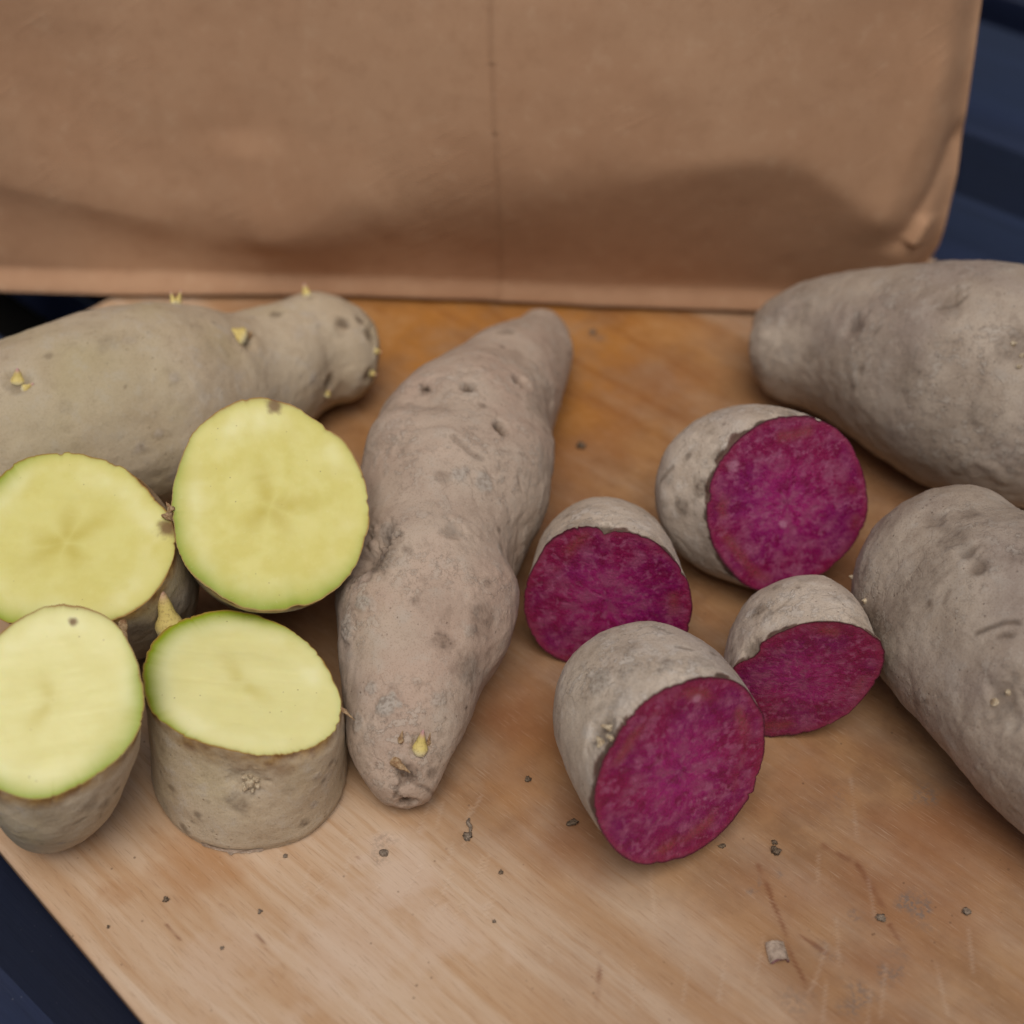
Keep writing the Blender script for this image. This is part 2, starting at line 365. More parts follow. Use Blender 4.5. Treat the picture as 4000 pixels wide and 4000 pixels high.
def purple_flesh():
    m = Mat('purple_flesh', 0.38, 0.4)
    fp = m.attr('fp', True); rad = m.attr('rad', True)
    jit = m.vec('ADD', rad, m.vec('SCALE', m.vec('SUBTRACT', m.noise_col(4.0, 3, fp), (0.5, 0.5, 0.5)), 0.9))
    streak = m.noise(4.2, 4, 0.66, jit); vein = m.noise(9.0, 3, 0.6, m.vec('ADD', jit, (5.0, 1.0, 2.0)))
    iso = m.noise(4.4, 4, 0.64, m.vec('ADD', m.vec('SCALE', fp, 1.0), m.vec('SCALE', rad, 0.05))); iso2 = m.noise(11, 3, 0.6, m.vec('ADD', fp, m.vec('SCALE', rad, 0.05))); big = m.noise(1.7, 2, 0.5, m.vec('ADD', fp, (4.0, 2.0, 0.0)))
    fine = m.noise(34, 3, 0.7, fp)
    rr = m.vec('LENGTH', m.vec('MULTIPLY', m.vec('SUBTRACT', fp, m.attr('fc', True)), (1, 1, 0)))
    c = m.mix(m.step(big, 0.34, 0.66), srgb(130, 16, 70), srgb(122, 18, 84))
    c = m.mix(m.math('MULTIPLY', m.step(rr, 0.75, 0.15), 0.6), c, srgb(164, 36, 114))
    c = m.mix(m.math('MULTIPLY', m.step(streak, 0.47, 0.32), 0.16), c, srgb(108, 10, 60))
    c = m.mix(m.math('MULTIPLY', m.step(iso, 0.48, 0.34), 0.6), c, srgb(106, 8, 48))
    c = m.mix(m.math('MULTIPLY', m.step(iso, 0.47, 0.64), 0.66), c, srgb(150, 76, 106))
    c = m.mix(m.math('MULTIPLY', m.step(iso2, 0.51, 0.66), 0.62), c, srgb(160, 88, 120))
    c = m.mix(m.math('MULTIPLY', m.math('MULTIPLY', m.step(vein, 0.55, 0.70), m.step(rr, 0.98, 0.55)), 0.16), c, srgb(180, 92, 140))
    c = m.mix(m.math('MULTIPLY', m.step(fine, 0.62, 0.78), 0.22), c, srgb(200, 128, 164))
    c = m.mix(m.math('MULTIPLY', m.attr('brown'), 0.75), c, m.mix(m.step(fine, 0.4, 0.6), srgb(146, 52, 66), srgb(128, 66, 58)))
    c = m.mix(m.math('MULTIPLY', m.attr('edge'), 0.7), c, srgb(140, 46, 74))
    c = m.mix(m.attr('rim'), c, srgb(72, 20, 40))
    c = m.mix(m.attr('spot'), c, srgb(200, 150, 170))
    m.col(c)
    m.b.inputs['Subsurface Weight'].default_value = 0.12; m.b.inputs['Subsurface Radius'].default_value = (1.0, 0.2, 0.5); m.b.inputs['Subsurface Scale'].default_value = 0.002
    m.rough(m.step(iso, 0.3, 0.7, 0.18, 0.42))
    h = m.math('ADD', m.math('MULTIPLY', vein, 0.3), m.math('ADD', m.math('MULTIPLY', fine, 0.4), m.math('MULTIPLY', iso2, 0.5)))
    m.nor(m.bump(h, 0.0007, 0.8))
    return m.m
M['flesh_yellow'] = yellow_flesh(); M['flesh_purple'] = purple_flesh()
def sprout_material():
    m = Mat('sprout', 0.55, 0.35); t = m.attr('t')
    c = m.mix(m.step(t, 0.0, 0.35), srgb(228, 220, 184), srgb(216, 196, 120))
    c = m.mix(m.step(t, 0.62, 0.95), c, srgb(196, 150, 150))
    c = m.mix(m.math('MULTIPLY', m.step(m.noise(1500, 3), 0.5, 0.7), 0.5), c, srgb(150, 120, 74))
    m.col(c); m.nor(m.bump(m.noise(1400, 2), 0.0003, 0.5)); return m.m
M['sprout'] = sprout_material()
def simple_material(name, c1, c2, scale, rough=0.9, bump=0.0005):
    m = Mat(name, rough, 0.2); n = m.noise(scale, 4, 0.65)
    m.col(m.mix(m.step(n, 0.35, 0.65), c1, c2)); m.nor(m.bump(m.noise(scale*2.2, 3), bump, 0.8)); return m.m
M['bud'] = simple_material('pale_bud', srgb(214, 200, 172), srgb(168, 146, 118), 1500, 0.6)
M['soil'] = simple_material('soil', srgb(130, 113, 95), srgb(88, 74, 60), 1400)
M['soil_grey'] = simple_material('dry_soil', srgb(152, 137, 121), srgb(114, 100, 86), 1400)
M['peeling'] = simple_material('peel_fragment', srgb(184, 166, 148), srgb(148, 130, 114), 500, 0.8)
M['eye_scale'] = simple_material('dry_scale', srgb(190, 164, 128), srgb(146, 112, 80), 1200, 0.8)

def board_material():
    m = Mat('board_wood', 0.62, 0.28); g = R(44)
    wob = m.vec('SCALE', m.vec('SUBTRACT', m.noise_col(9, 2), (0.5, 0.5, 0.5)), 0.012)
    P = m.vec('ADD', m.P, wob)
    long1 = m.noise(1.0, 4, 0.6, m.rotz(g, (6, 75, 1), P)); long2 = m.noise(1.0, 3, 0.6, m.rotz(g, (22, 420, 1), P))
    pore = m.noise(1.0, 2, 0.5, m.rotz(g, (170, 3000, 1), m.P)); flake = m.noise(1.0, 3, 0.7, m.rotz(g, (420, 1500, 1), m.P))
    c = m.mix(m.step(long1, 0.34, 0.66), srgb(210, 186, 160), srgb(190, 154, 118))
    c = m.mix(m.math('MULTIPLY', m.step(long2, 0.44, 0.72), 0.6), c, srgb(182, 142, 102))
    # middle of the board: warmer and darker than the pale corner
    oil = m.attr('oil')
    n_st = m.noise(28, 4, 0.62); n_sm = m.noise(75, 4, 0.66)
    oil = m.math('MULTIPLY', oil, m.step(m.math('ADD', n_st, m.math('MULTIPLY', long1, 0.5)), 0.46, 0.86, 0.72, 1.0))
    c = m.mix(oil, c, m.mix(m.step(n_sm, 0.34, 0.66), srgb(156, 118, 80), srgb(128, 93, 62)))
    red = m.math('MULTIPLY', oil, m.step(m.noise(17, 3, 0.6, m.vec('ADD', m.P, (1.3, 0.2, 0))), 0.44, 0.66))
    c = m.mix(m.math('MULTIPLY', red, 0.75), c, srgb(140, 90, 56))
    bk = m.attr('back')
    c = m.mix(m.math('MULTIPLY', bk, m.step(n_st, 0.36, 0.6, 0.25, 0.8)), c, srgb(186, 124, 46))
    c = m.mix(m.math('MULTIPLY', bk, m.step(long1, 0.50, 0.66, 0.0, 0.6)), c, srgb(132, 76, 34))
    c = m.mix(m.math('MULTIPLY', bk, m.step(n_st, 0.52, 0.66, 0.0, 0.55)), c, srgb(190, 150, 104))
    c = m.mix(m.attr('spill'), c, srgb(168, 118, 70))
    c = m.mix(m.attr('scraped'), c, srgb(210, 186, 164))
    c = m.mix(m.math('MULTIPLY', m.attr('dust'), m.step(m.noise(900, 3, 0.7), 0.38, 0.62)), c, srgb(120, 106, 96))
    # pores and scratches
    c = m.mix(m.math('MULTIPLY', m.step(pore, 0.57, 0.72), 0.30), c, srgb(124, 84, 54))
    c = m.mix(m.math('MULTIPLY', m.step(pore, 0.40, 0.28), 0.22), c, srgb(214, 188, 162))
    c = m.mix(m.math('MULTIPLY', m.step(flake, 0.58, 0.74), 0.22), c, srgb(140, 92, 60))
    specks = m.math('MULTIPLY', m.step(m.voronoi(260), 0.10, 0.05), m.step(m.noise(30, 2), 0.46, 0.6))
    c = m.mix(m.math('MULTIPLY', specks, 0.6), c, srgb(88, 62, 44))
    dk = m.attr('dark_mark'); lt = m.attr('light_mark')
    c = m.mix(m.math('MULTIPLY', dk, 0.62), c, srgb(112, 62, 36))
    c = m.mix(m.math('MULTIPLY', lt, m.step(m.noise(150, 2), 0.3, 0.6, 0.03, 0.15)), c, srgb(222, 202, 180))
    # sawn sides: dark brown, with their shade put into the colour
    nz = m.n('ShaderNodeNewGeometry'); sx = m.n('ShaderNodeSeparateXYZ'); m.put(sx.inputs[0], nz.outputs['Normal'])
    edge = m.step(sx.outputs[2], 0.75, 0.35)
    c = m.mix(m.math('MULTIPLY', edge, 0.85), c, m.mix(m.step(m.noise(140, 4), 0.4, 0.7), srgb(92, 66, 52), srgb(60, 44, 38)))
    m.col(c)
    h = m.math('ADD', m.math('MULTIPLY', pore, -0.5), m.math('ADD', m.math('MULTIPLY', long2, 0.5), m.math('ADD', m.math('MULTIPLY', flake, -0.25), m.math('MULTIPLY', m.math('MAXIMUM', dk, lt), -0.6))))
    m.nor(m.bump(h, 0.00022, 0.6)); m.rough(m.step(n_sm, 0.3, 0.7, 0.55, 0.72))
    return m.m
M['board'] = board_material()
def paper_material():
    m = Mat('kraft_paper', 0.78, 0.22)
    n1 = m.noise(14, 4, 0.6); n2 = m.noise(160, 4, 0.65, m.vec('MULTIPLY', m.P, (1, 1, 1.0))); n3 = m.noise(1200, 2, 0.6)
    rib = m.noise(1.0, 3, 0.6, m.vec('MULTIPLY', m.P, (900, 900, 60)))
    c = m.mix(m.step(n1, 0.35, 0.65), srgb(187, 150, 119), srgb(179, 140, 109))
    c = m.mix(m.math('MULTIPLY', m.step(n2, 0.50, 0.70), 0.32), c, srgb(164, 126, 96))
    c = m.mix(m.math('MULTIPLY', m.step(n2, 0.46, 0.30), 0.28), c, srgb(200, 168, 138))
    c = m.mix(m.math('MULTIPLY', m.step(rib, 0.45, 0.7), 0.04), c, srgb(168, 126, 92))
    c = m.mix(m.math('MULTIPLY', m.step(n3, 0.55, 0.75), 0.2), c, srgb(160, 118, 86))
    c = m.mix(m.attr('crease'), c, srgb(136, 100, 72)); m.col(c)
    # fine slanting crumple lines towards the upper right
    mp = m.n('ShaderNodeMapping'); m.put(mp.inputs['Vector'], m.P); mp.inputs['Rotation'].default_value = (0, R(32), 0)
    cr = m.noise(1.0, 3, 0.6, m.vec('MULTIPLY', mp.outputs[0], (60, 60, 520)))
    wr = m.math('MULTIPLY', m.step(cr, 0.5, 0.74), m.step(m.noise(16, 2, 0.5, m.vec('ADD', m.P, (0.2, 1.4, 0.5))), 0.42, 0.66))
    h = m.math('ADD', m.math('MULTIPLY', wr, 0.7), m.math('ADD', m.math('MULTIPLY', n2, 0.6), m.math('MULTIPLY', rib, 0.03)))
    m.nor(m.bump(h, 0.0004, 0.4)); return m.m
M['paper'] = paper_material()
def deck_material():
    m = Mat('navy_painted_wood', 0.42, 0.9)
    oi = m.n('ShaderNodeObjectInfo'); P = m.vec('ADD', m.P, m.vec('SCALE', oi.outputs['Location'], 3.7))
    gr = m.noise(1.0, 4, 0.62, m.vec('MULTIPLY', P, (5, 95, 30))); fi = m.noise(1.0, 3, 0.6, m.vec('MULTIPLY', P, (60, 1100, 300))); b = m.noise(9, 3)
    c = m.mix(m.step(gr, 0.35, 0.65), srgb(27, 35, 58), srgb(34, 43, 70))
    c = m.mix(m.math('MULTIPLY', m.step(b, 0.45, 0.7), 0.4), c, srgb(36, 42, 62))
    c = m.mix(m.math('MULTIPLY', m.step(fi, 0.62, 0.78), 0.25), c, srgb(18, 22, 36))
    dots = m.math('MULTIPLY', m.step(m.voronoi(330), 0.08, 0.04), m.step(m.noise(45, 1), 0.48, 0.6))
    c = m.mix(m.math('MULTIPLY', dots, 0.5), c, srgb(140, 142, 150))
    m.col(c); m.rough(m.step(b, 0.3, 0.7, 0.30, 0.46))
    m.nor(m.bump(m.math('ADD', gr, m.math('MULTIPLY', fi, 0.25)), 0.0009, 0.45)); return m.m
M['deck'] = deck_material()
M['ground'] = simple_material('dark_ground', srgb(40, 38, 36), srgb(28, 27, 26), 30)

# ================================================================ the setting
BOARD_T = 0.009
def box_bevel(hx, hy, hz, bev, seg=3):
    """rounded-edge slab as rings of a rounded rectangle; centre at origin"""
    def rect(x, y, r):
        pts = []
        for cx, cy, a0 in ((x-r, y-r, 0), (-(x-r), y-r, 90), (-(x-r), -(y-r), 180), (x-r, -(y-r), 270)):
            for k in range(5): a = R(a0+k*22.5); pts.append((cx+r*math.cos(a), cy+r*math.sin(a)))
        return pts
    rings = []; r0 = bev*1.6
    for k in range(seg+1):
        a = R(90*k/seg); i = bev*(1-math.sin(a)); rings.append([(x, y, hz-bev*(1-math.cos(a))) if False else (x, y, hz-bev+bev*math.cos(a)) for x, y in rect(hx-i, hy-i, max(r0-i, 1e-4))])
    for k in range(seg+1):
        a = R(90*k/seg); i = bev*(1-math.cos(a)); rings.append([(x, y, -hz+bev-bev*math.sin(a)) for x, y in rect(hx-i, hy-i, max(r0-i, 1e-4))])
    G = np.array(rings); n = G.shape[1]; V = G.reshape(-1, 3)
    return V, [grid_faces(len(G), n), np.arange(n)[None, ::-1].copy(), (np.arange(n)+(len(G)-1)*n)[None].copy()]
ground = mk('ground', np.array([[-3, -3, -0.12], [3, -3, -0.12], [3, 3, -0.12], [-3, 3, -0.12]]), [np.array([[0, 1, 2, 3]])], M['ground'], smooth=False)
tag(ground, kind='structure')
deck = bpy.data.objects.new('deck', None); COL.objects.link(deck); tag(deck, kind='structure')
DZ = -BOARD_T - 0.0004
PLANK_W, GAP = 0.138, 0.0045
g0 = at(3860, 833, DZ); ga = at(3720, 776, DZ); gb = at(4000, 890, DZ)
gdir = math.atan2(gb[1]-ga[1], gb[0]-ga[0]); gt = np.array([math.cos(gdir), math.sin(gdir), 0]); gn = np.array([-gt[1], gt[0], 0])
pv, pf = box_bevel(1.3, (PLANK_W-GAP)/2, 0.012, 0.0022)
first = None
for k in range(-7, 9):
    c = g0 + gn*(k+0.5)*PLANK_W; c = c - gt*np.dot(c, gt)
    if first is None: first = mk('plank', pv, pf, M['deck'], None, smooth=False); p = first
    else: p = first.copy(); COL.objects.link(p)
    p.parent = deck; p.location = (float(c[0]+gt[0]*0.05*(k % 3)), float(c[1]), DZ-0.012); p.rotation_euler = (0, 0, gdir)
# cutting board: two visible edges give its left corner
def line_x(p, d, q, e):
    A = np.array([[d[0], -e[0]], [d[1], -e[1]]]); s = np.linalg.solve(A, (q-p)[:2]); return p+d*s[0]
eB0, eB1 = at(0, 3330), at(560, 4000); eA0, eA1 = at(0, 1390), at(400, 1173)
corner = line_x(eB0, eB1-eB0, eA0, eA1-eA0)
dB = unit(eB1-eB0); dA = np.array([-dB[1], dB[0], 0]); dA2 = unit(eA1-eA0)
LB = 0.52; LA = float(np.dot(at(3790, 1075)-eB0, dA))
def board_mesh():
    # slightly skewed slab following the two traced edges; fine grid on top carries the stains
    be = 0.0016; c0 = corner; c1 = corner + dB*LB; c2 = c1 + dA*LA; c3 = corner + dA2*(LA/np.dot(dA2, dA))
    nu, nv = 940, 580; u = np.linspace(0, 1, nu)[None, :, None]**1.15; v = np.linspace(0, 1, nv)[:, None, None]
    quad = lambda i: [c0+(dB+dA)*i, c1+(dA-dB)*i, c2-(dB+dA)*i, c3+(dB-dA)*i]
    q = quad(be); T = (q[0]*(1-u)+q[1]*u)*(1-v)+(q[3]*(1-u)+q[2]*u)*v
    top = T.reshape(-1, 3)
    warp = np.stack([fbm(top, 22, 4, k, 0.6) for k in (1, 2)], -1)*0.022; wq = np.stack([fbm(top, 180, 3, k, 0.6) for k in (3, 4)], -1)*0.004
    def blobs(L, w, soft):
        out = np.zeros(len(top))
        for px, py, r, k in L: out = np.maximum(out, k*(1-sstep(r*(1-soft), r, np.linalg.norm(top[:, :2]+w-at(px, py)[:2], axis=1))))
        return out
    att = dict(oil=blobs(((2100, 1500, 0.10, 1.0), (2600, 2500, 0.10, 0.9), (3300, 3300, 0.09, 0.75), (1500, 1300, 0.07, 1.0), (2100, 3000, 0.045, 0.9), (3700, 3900, 0.08, 0.7), (2600, 3800, 0.055, 0.3), (1100, 2400, 0.07, 0.8), (1500, 1900, 0.13, 0.95), (2900, 1900, 0.14, 0.9), (3300, 2700, 0.13, 0.85), (2500, 3000, 0.06, 0.8)), warp, 0.75),
        back=blobs(((1900, 1300, 0.10, 1.0),), warp, 0.8),
        spill=blobs(((770, 3380, 0.016, 0.55), (460, 3480, 0.005, 0.35), (2180, 2900, 0.016, 0.4), (1650, 3500, 0.008, 0.25), (1980, 3080, 0.012, 0.45)), wq, 0.9),
        scraped=blobs(((1550, 3430, 0.014, 0.7), (1350, 3700, 0.018, 0.5), (1750, 3650, 0.014, 0.5), (900, 3750, 0.012, 0.35)), wq*2, 0.7),
        dust=blobs(((3620, 3110, 0.005, 0.7), (3590, 3540, 0.0045, 0.9), (3380, 3575, 0.0030, 0.8), (3480, 3780, 0.004, 0.6), (3330, 3900, 0.0055, 0.7), (3100, 3940, 0.006, 0.4), (3230, 3700, 0.004, 0.4), (2320, 1305, 0.004, 0.7), (3450, 3830, 0.003, 0.6), (3040, 3440, 0.0028, 0.6), (3260, 3120, 0.005, 0.4), (1500, 3330, 0.004, 0.4), (2950, 3470, 0.0022, 0.6), (3640, 3620, 0.004, 0.35)), wq, 0.8))
    def marks(L, wig):
        out = np.zeros(len(top)); Q = top[:, :2] + wig
        for a, b, w in L:
            a, b = at(*a)[:2], at(*b)[:2]; L_ = np.linalg.norm(b-a); t = (b-a)/L_; r = Q-a; u_ = r@t; v_ = np.abs(r@np.array([-t[1], t[0]]))
            out = np.maximum(out, (1-sstep(w*0.35, w, v_))*sstep(0, L_*0.15, u_)*(1-sstep(L_*0.85, L_, u_)))
        return out
    rng = random.Random(5)
    lights = [((2540, 3380), (2560, 3640), .0006), ((2130, 3690), (2150, 3770), .0007), ((3320, 3010), (3350, 3300), .0005)]
    for k in range(30):
        x, y = rng.uniform(1050, 1900), rng.uniform(3180, 3620); dx = rng.uniform(40, 150); lights.append(((x, y), (x+dx*rng.uniform(0.2, 0.6), y-dx*rng.uniform(0.7, 1.2)), .0005))
    for k in range(14):
        x, y = rng.uniform(2000, 3900), rng.uniform(3300, 3950); lights.append(((x, y), (x+rng.uniform(-60, 60), y+rng.uniform(100, 260)), .0005))
    darks = (((2950, 3360), (3020, 3500), .0007), ((2990, 3430), (3080, 3680), .0005), ((3060, 3650), (3200, 3960), .0005), ((3200, 3290), (3330, 3370), .0009), ((3330, 3350), (3470, 3560), .0009), ((3110, 3640), (3240, 3740), .0006), ((2350, 3700), (2330, 3950), .0005), ((1390, 3340), (1430, 3385), .0004), ((3470, 3600), (3520, 3680), .0006), ((640, 3610), (720, 3680), .0003), ((860, 3520), (920, 3590), .0003), ((990, 3640), (1080, 3740), .0003))
    att['dark_mark'] = marks([(a, b, w*1.15) for a, b, w in darks], np.stack([fbm(top, 140, 3, k) for k in (7, 8)], -1)*0.0005)*np.clip(0.7+fbm(top, 300, 2, 5), 0, 1)
    att['light_mark'] = marks(lights, 0)
    idx = np.arange(nu*nv).reshape(nv, nu); per = np.concatenate([idx[0, :-1], idx[:-1, -1], idx[-1, :0:-1], idx[:0:-1, 0]])
    rim = top[per]; n = len(per)
    def outward(i0, z):   # the perimeter moved out from the bevel inset to inset i0
        A, B = quad(be), quad(i0); out = []
        for a, b in ((0, 1), (1, 2), (2, 3), (3, 0)):
            m_ = (nu if a % 2 == 0 else nv)-1; s0 = len(out); seg_ = rim[s0:s0+m_]
            t = np.linalg.norm(seg_-A[a], axis=1)/np.linalg.norm(A[b]-A[a]); out += list(B[a]*(1-t[:, None])+B[b]*t[:, None])
        return np.array(out)+np.array([0, 0, z])
    rings = []
    for k in range(1, 5): a = R(90*k/4); rings.append(outward(be*(1-math.sin(a)), -be+be*math.cos(a)))
    for k in range(5): a = R(90*k/4); rings.append(outward(0.0012+be*(1-math.cos(a)), -BOARD_T+be-be*math.sin(a)))
    V = np.vstack([top]+rings); N0 = nu*nv; faces = [grid_faces(nv, nu, False)]
    prev = per
    for k in range(len(rings)):
        cur = N0+k*n+np.arange(n); faces.append(np.stack([prev, cur, np.roll(cur, -1), np.roll(prev, -1)], -1)); prev = cur
    faces.append(prev[None, ::-1].copy())
    pad = len(V)-N0
    return V, faces, {k: np.append(a, np.zeros(pad)) for k, a in att.items()}
bv, bf, ba = board_mesh()
board = mk('cutting_board', bv, bf, M['board'], None, ba, smooth=False)
tag(board, 'worn pale wooden cutting board with stains and knife marks under the potatoes', 'cutting board')

# ================================================================ paper bag
def build_bag():
    A, B = at(-45, 1100, 0.0), at(3560, 1253, 0.0)
    W = np.linalg.norm(B-A); ux = unit(B-A); un_ = np.array([ux[1], -ux[0], 0]); H = 0.30; D = 0.11   # un_ points to the camera
    root = thing('paper_bag', (A+B)/2 - un_*D/2, 'large plain brown kraft paper bag standing behind the potatoes', 'paper bag')
    def uv(px, py):
        p = on_plane(px, py, A, un_); return np.dot(p-A, ux), p[2]
    lip = 0.0070
    crease = np.array([uv(*q) for q in ((-300, 300), (0, 520), (300, 650), (600, 800), (850, 900), (1050, 950), (1250, 905), (1500, 830), (1900, 765), (2300, 700), (2600, 655), (2900, 625), (3080, 645), (3220, 770), (3330, 880), (3450, 985), (3560, 1040))])
    crease2 = np.array([uv(*q) for q in ((-300, 560), (0, 720), (300, 770), (600, 900), (850, 960), (1050, 985))])
    nu, nv = 300, 220
    U = np.linspace(0, W, nu); Vv = np.concatenate([np.linspace(0, 0.11, 170), np.linspace(0.112, H, 50)]); nv = len(Vv)
    uu, vv = np.meshgrid(U, Vv)
    vc = np.interp(uu, crease[:, 0], crease[:, 1]); 
    ker = np.ones(7)/7
    vc = np.apply_along_axis(lambda r: np.convolve(np.pad(r, 3, 'edge'), ker, 'valid'), 1, vc)
    vc = vc + 0.006*sstep(0.36*W, 0.5*W, uu)
    amp = np.interp(uu/W, [0, .12, .3, .45, .6, .8, .93, 1], [.008, .008, .009, .013, .017, .018, .010, .001])
    for _ in range(3): amp = np.apply_along_axis(lambda r: np.convolve(np.pad(r, 12, 'edge'), np.ones(25)/25, 'valid'), 1, amp)
    t = np.clip((vv-lip)/np.maximum(vc-lip, 1e-4), 0, 1.6)
    w = amp*np.minimum(t, 1.0) + np.where(vv > vc, -0.10*(vv-vc), 0)
    def blur(a, n, ax): return np.apply_along_axis(lambda r: np.convolve(np.pad(r, n, 'edge'), np.hanning(2*n+3)[1:-1]/np.hanning(2*n+3).sum(), 'valid'), ax, a)
    far = sstep(0.62*W, 0.80*W, uu); wb = blur(blur(w, 32, 0), 18, 1); ws = blur(blur(w, 9, 0), 5, 1); w = wb*(1-far)+ws*far
    # left: the panel comes forward again under the dark fold
    v2 = np.interp(uu, crease2[:, 0], crease2[:, 1], right=-1)
    left = sstep(0.36*W, 0.10*W, uu)
    w = w + left*np.where(vv < v2, 0.004*sstep(0, 0.03, v2-vv), 0)
    # bottom lip sticks out and faces up
    w += np.interp(uu/W, [0, .25, .5, 1], [.0046, .0038, .0026, .0026])*sstep(lip, 0.0, vv)
    def ridge(p, q, width, h):
        a, b = np.array(uv(*p)), np.array(uv(*q)); d = b-a; L = np.linalg.norm(d); d /= L
        s = (uu-a[0])*d[0]+(vv-a[1])*d[1]; e = np.abs(-(uu-a[0])*d[1]+(vv-a[1])*d[0])
        return h*np.exp(-(e/width)**1.4)*sstep(-0.15*L, 0.15*L, s)*sstep(1.15*L, 0.85*L, s)
    w += ridge((3430, 960), (3680, 600), 0.004, -0.0035)
    w += ridge((3480, 960), (3545, 880), 0.003, 0.0025)
    w += ridge((3350, 900), (3620, 300), 0.006, 0.0015)
    w += ridge((1050, 950), (960, 560), 0.012, 0.0016)
    w += ridge((1050, 950), (1500, 700), 0.02, 0.0012)
    w += ridge((0, 700), (700, 860), 0.010, 0.0016)
    seam_x = uv(1945, 600)[0] + 0.0012*np.sin(vv*45); w += np.where(uu > seam_x, 0.0005, 0.0)
    P3 = np.stack([uu, vv, 0*uu], -1)
    w += 0.0020*fbm(P3, 14, 2, 3) + 0.0003*fbm(P3, 60, 2, 9)
    # side edge: bows outwards a little in the middle and rounds off at the foot
    e = np.interp(vv, [0, .006, .02, .045, .08, .15, .3], [-.002, .002, .0055, .0065, .005, .002, -.004])
    xx = uu + e*sstep(0.8, 1.0, uu/W) - e*sstep(0.2, 0.0, uu/W)
    rnd = 0.010*(sstep(0.05, 0.0, 1-uu/W)**2 + sstep(0.02, 0.0, uu/W)**2)
    zoff = np.array([0, 0, 0.0024])
    front = A + xx[..., None]*ux + (w-rnd)[..., None]*un_ + vv[..., None]*np.array([0, 0, 1.0]) - (0.04*vv)[..., None]*un_ + zoff
    mk('front_panel', front.reshape(-1, 3), [grid_faces(nv, nu, False)], M['paper'], root, {'crease': (np.exp(-((uu-seam_x)/0.0008)**2)*0.22).ravel()})
    def side(edge, out, name):
        n2 = 24; k = np.linspace(0, 1, n2)[None, :, None]
        back = edge*np.array([1, 1, 1]) - un_*D; G = edge[:, None]*(1-k) + back[:, None]*k
        fold = -0.022*np.sin(np.linspace(0, np.pi, n2))**1.0
        G = G + (fold[None, :, None]*sstep(0, 0.12, edge[:, 2])[:, None, None])*out
        mk(name, G.reshape(-1, 3), [grid_faces(len(G), n2, False)], M['paper'], root); return G[:, -1]
    bl = side(front[:, 0], -ux, 'side_gusset'); br = side(front[:, -1], ux, 'side_gusset')
    k = np.linspace(0, 1, 40)[None, :, None]; G = bl[:, None]*(1-k)+br[:, None]*k
    mk('back_panel', G.reshape(-1, 3), [grid_faces(nv, 40, False)], M['paper'], root)
    f = front[0]; f2 = f - un_*0.006; f2[:, 2] = 0.0005; b = f - un_*D; b[:, 2] = 0.0005
    mk('bag_bottom', np.vstack([f, f2, b]), [grid_faces(3, nu, False)], M['paper'], root)
build_bag()

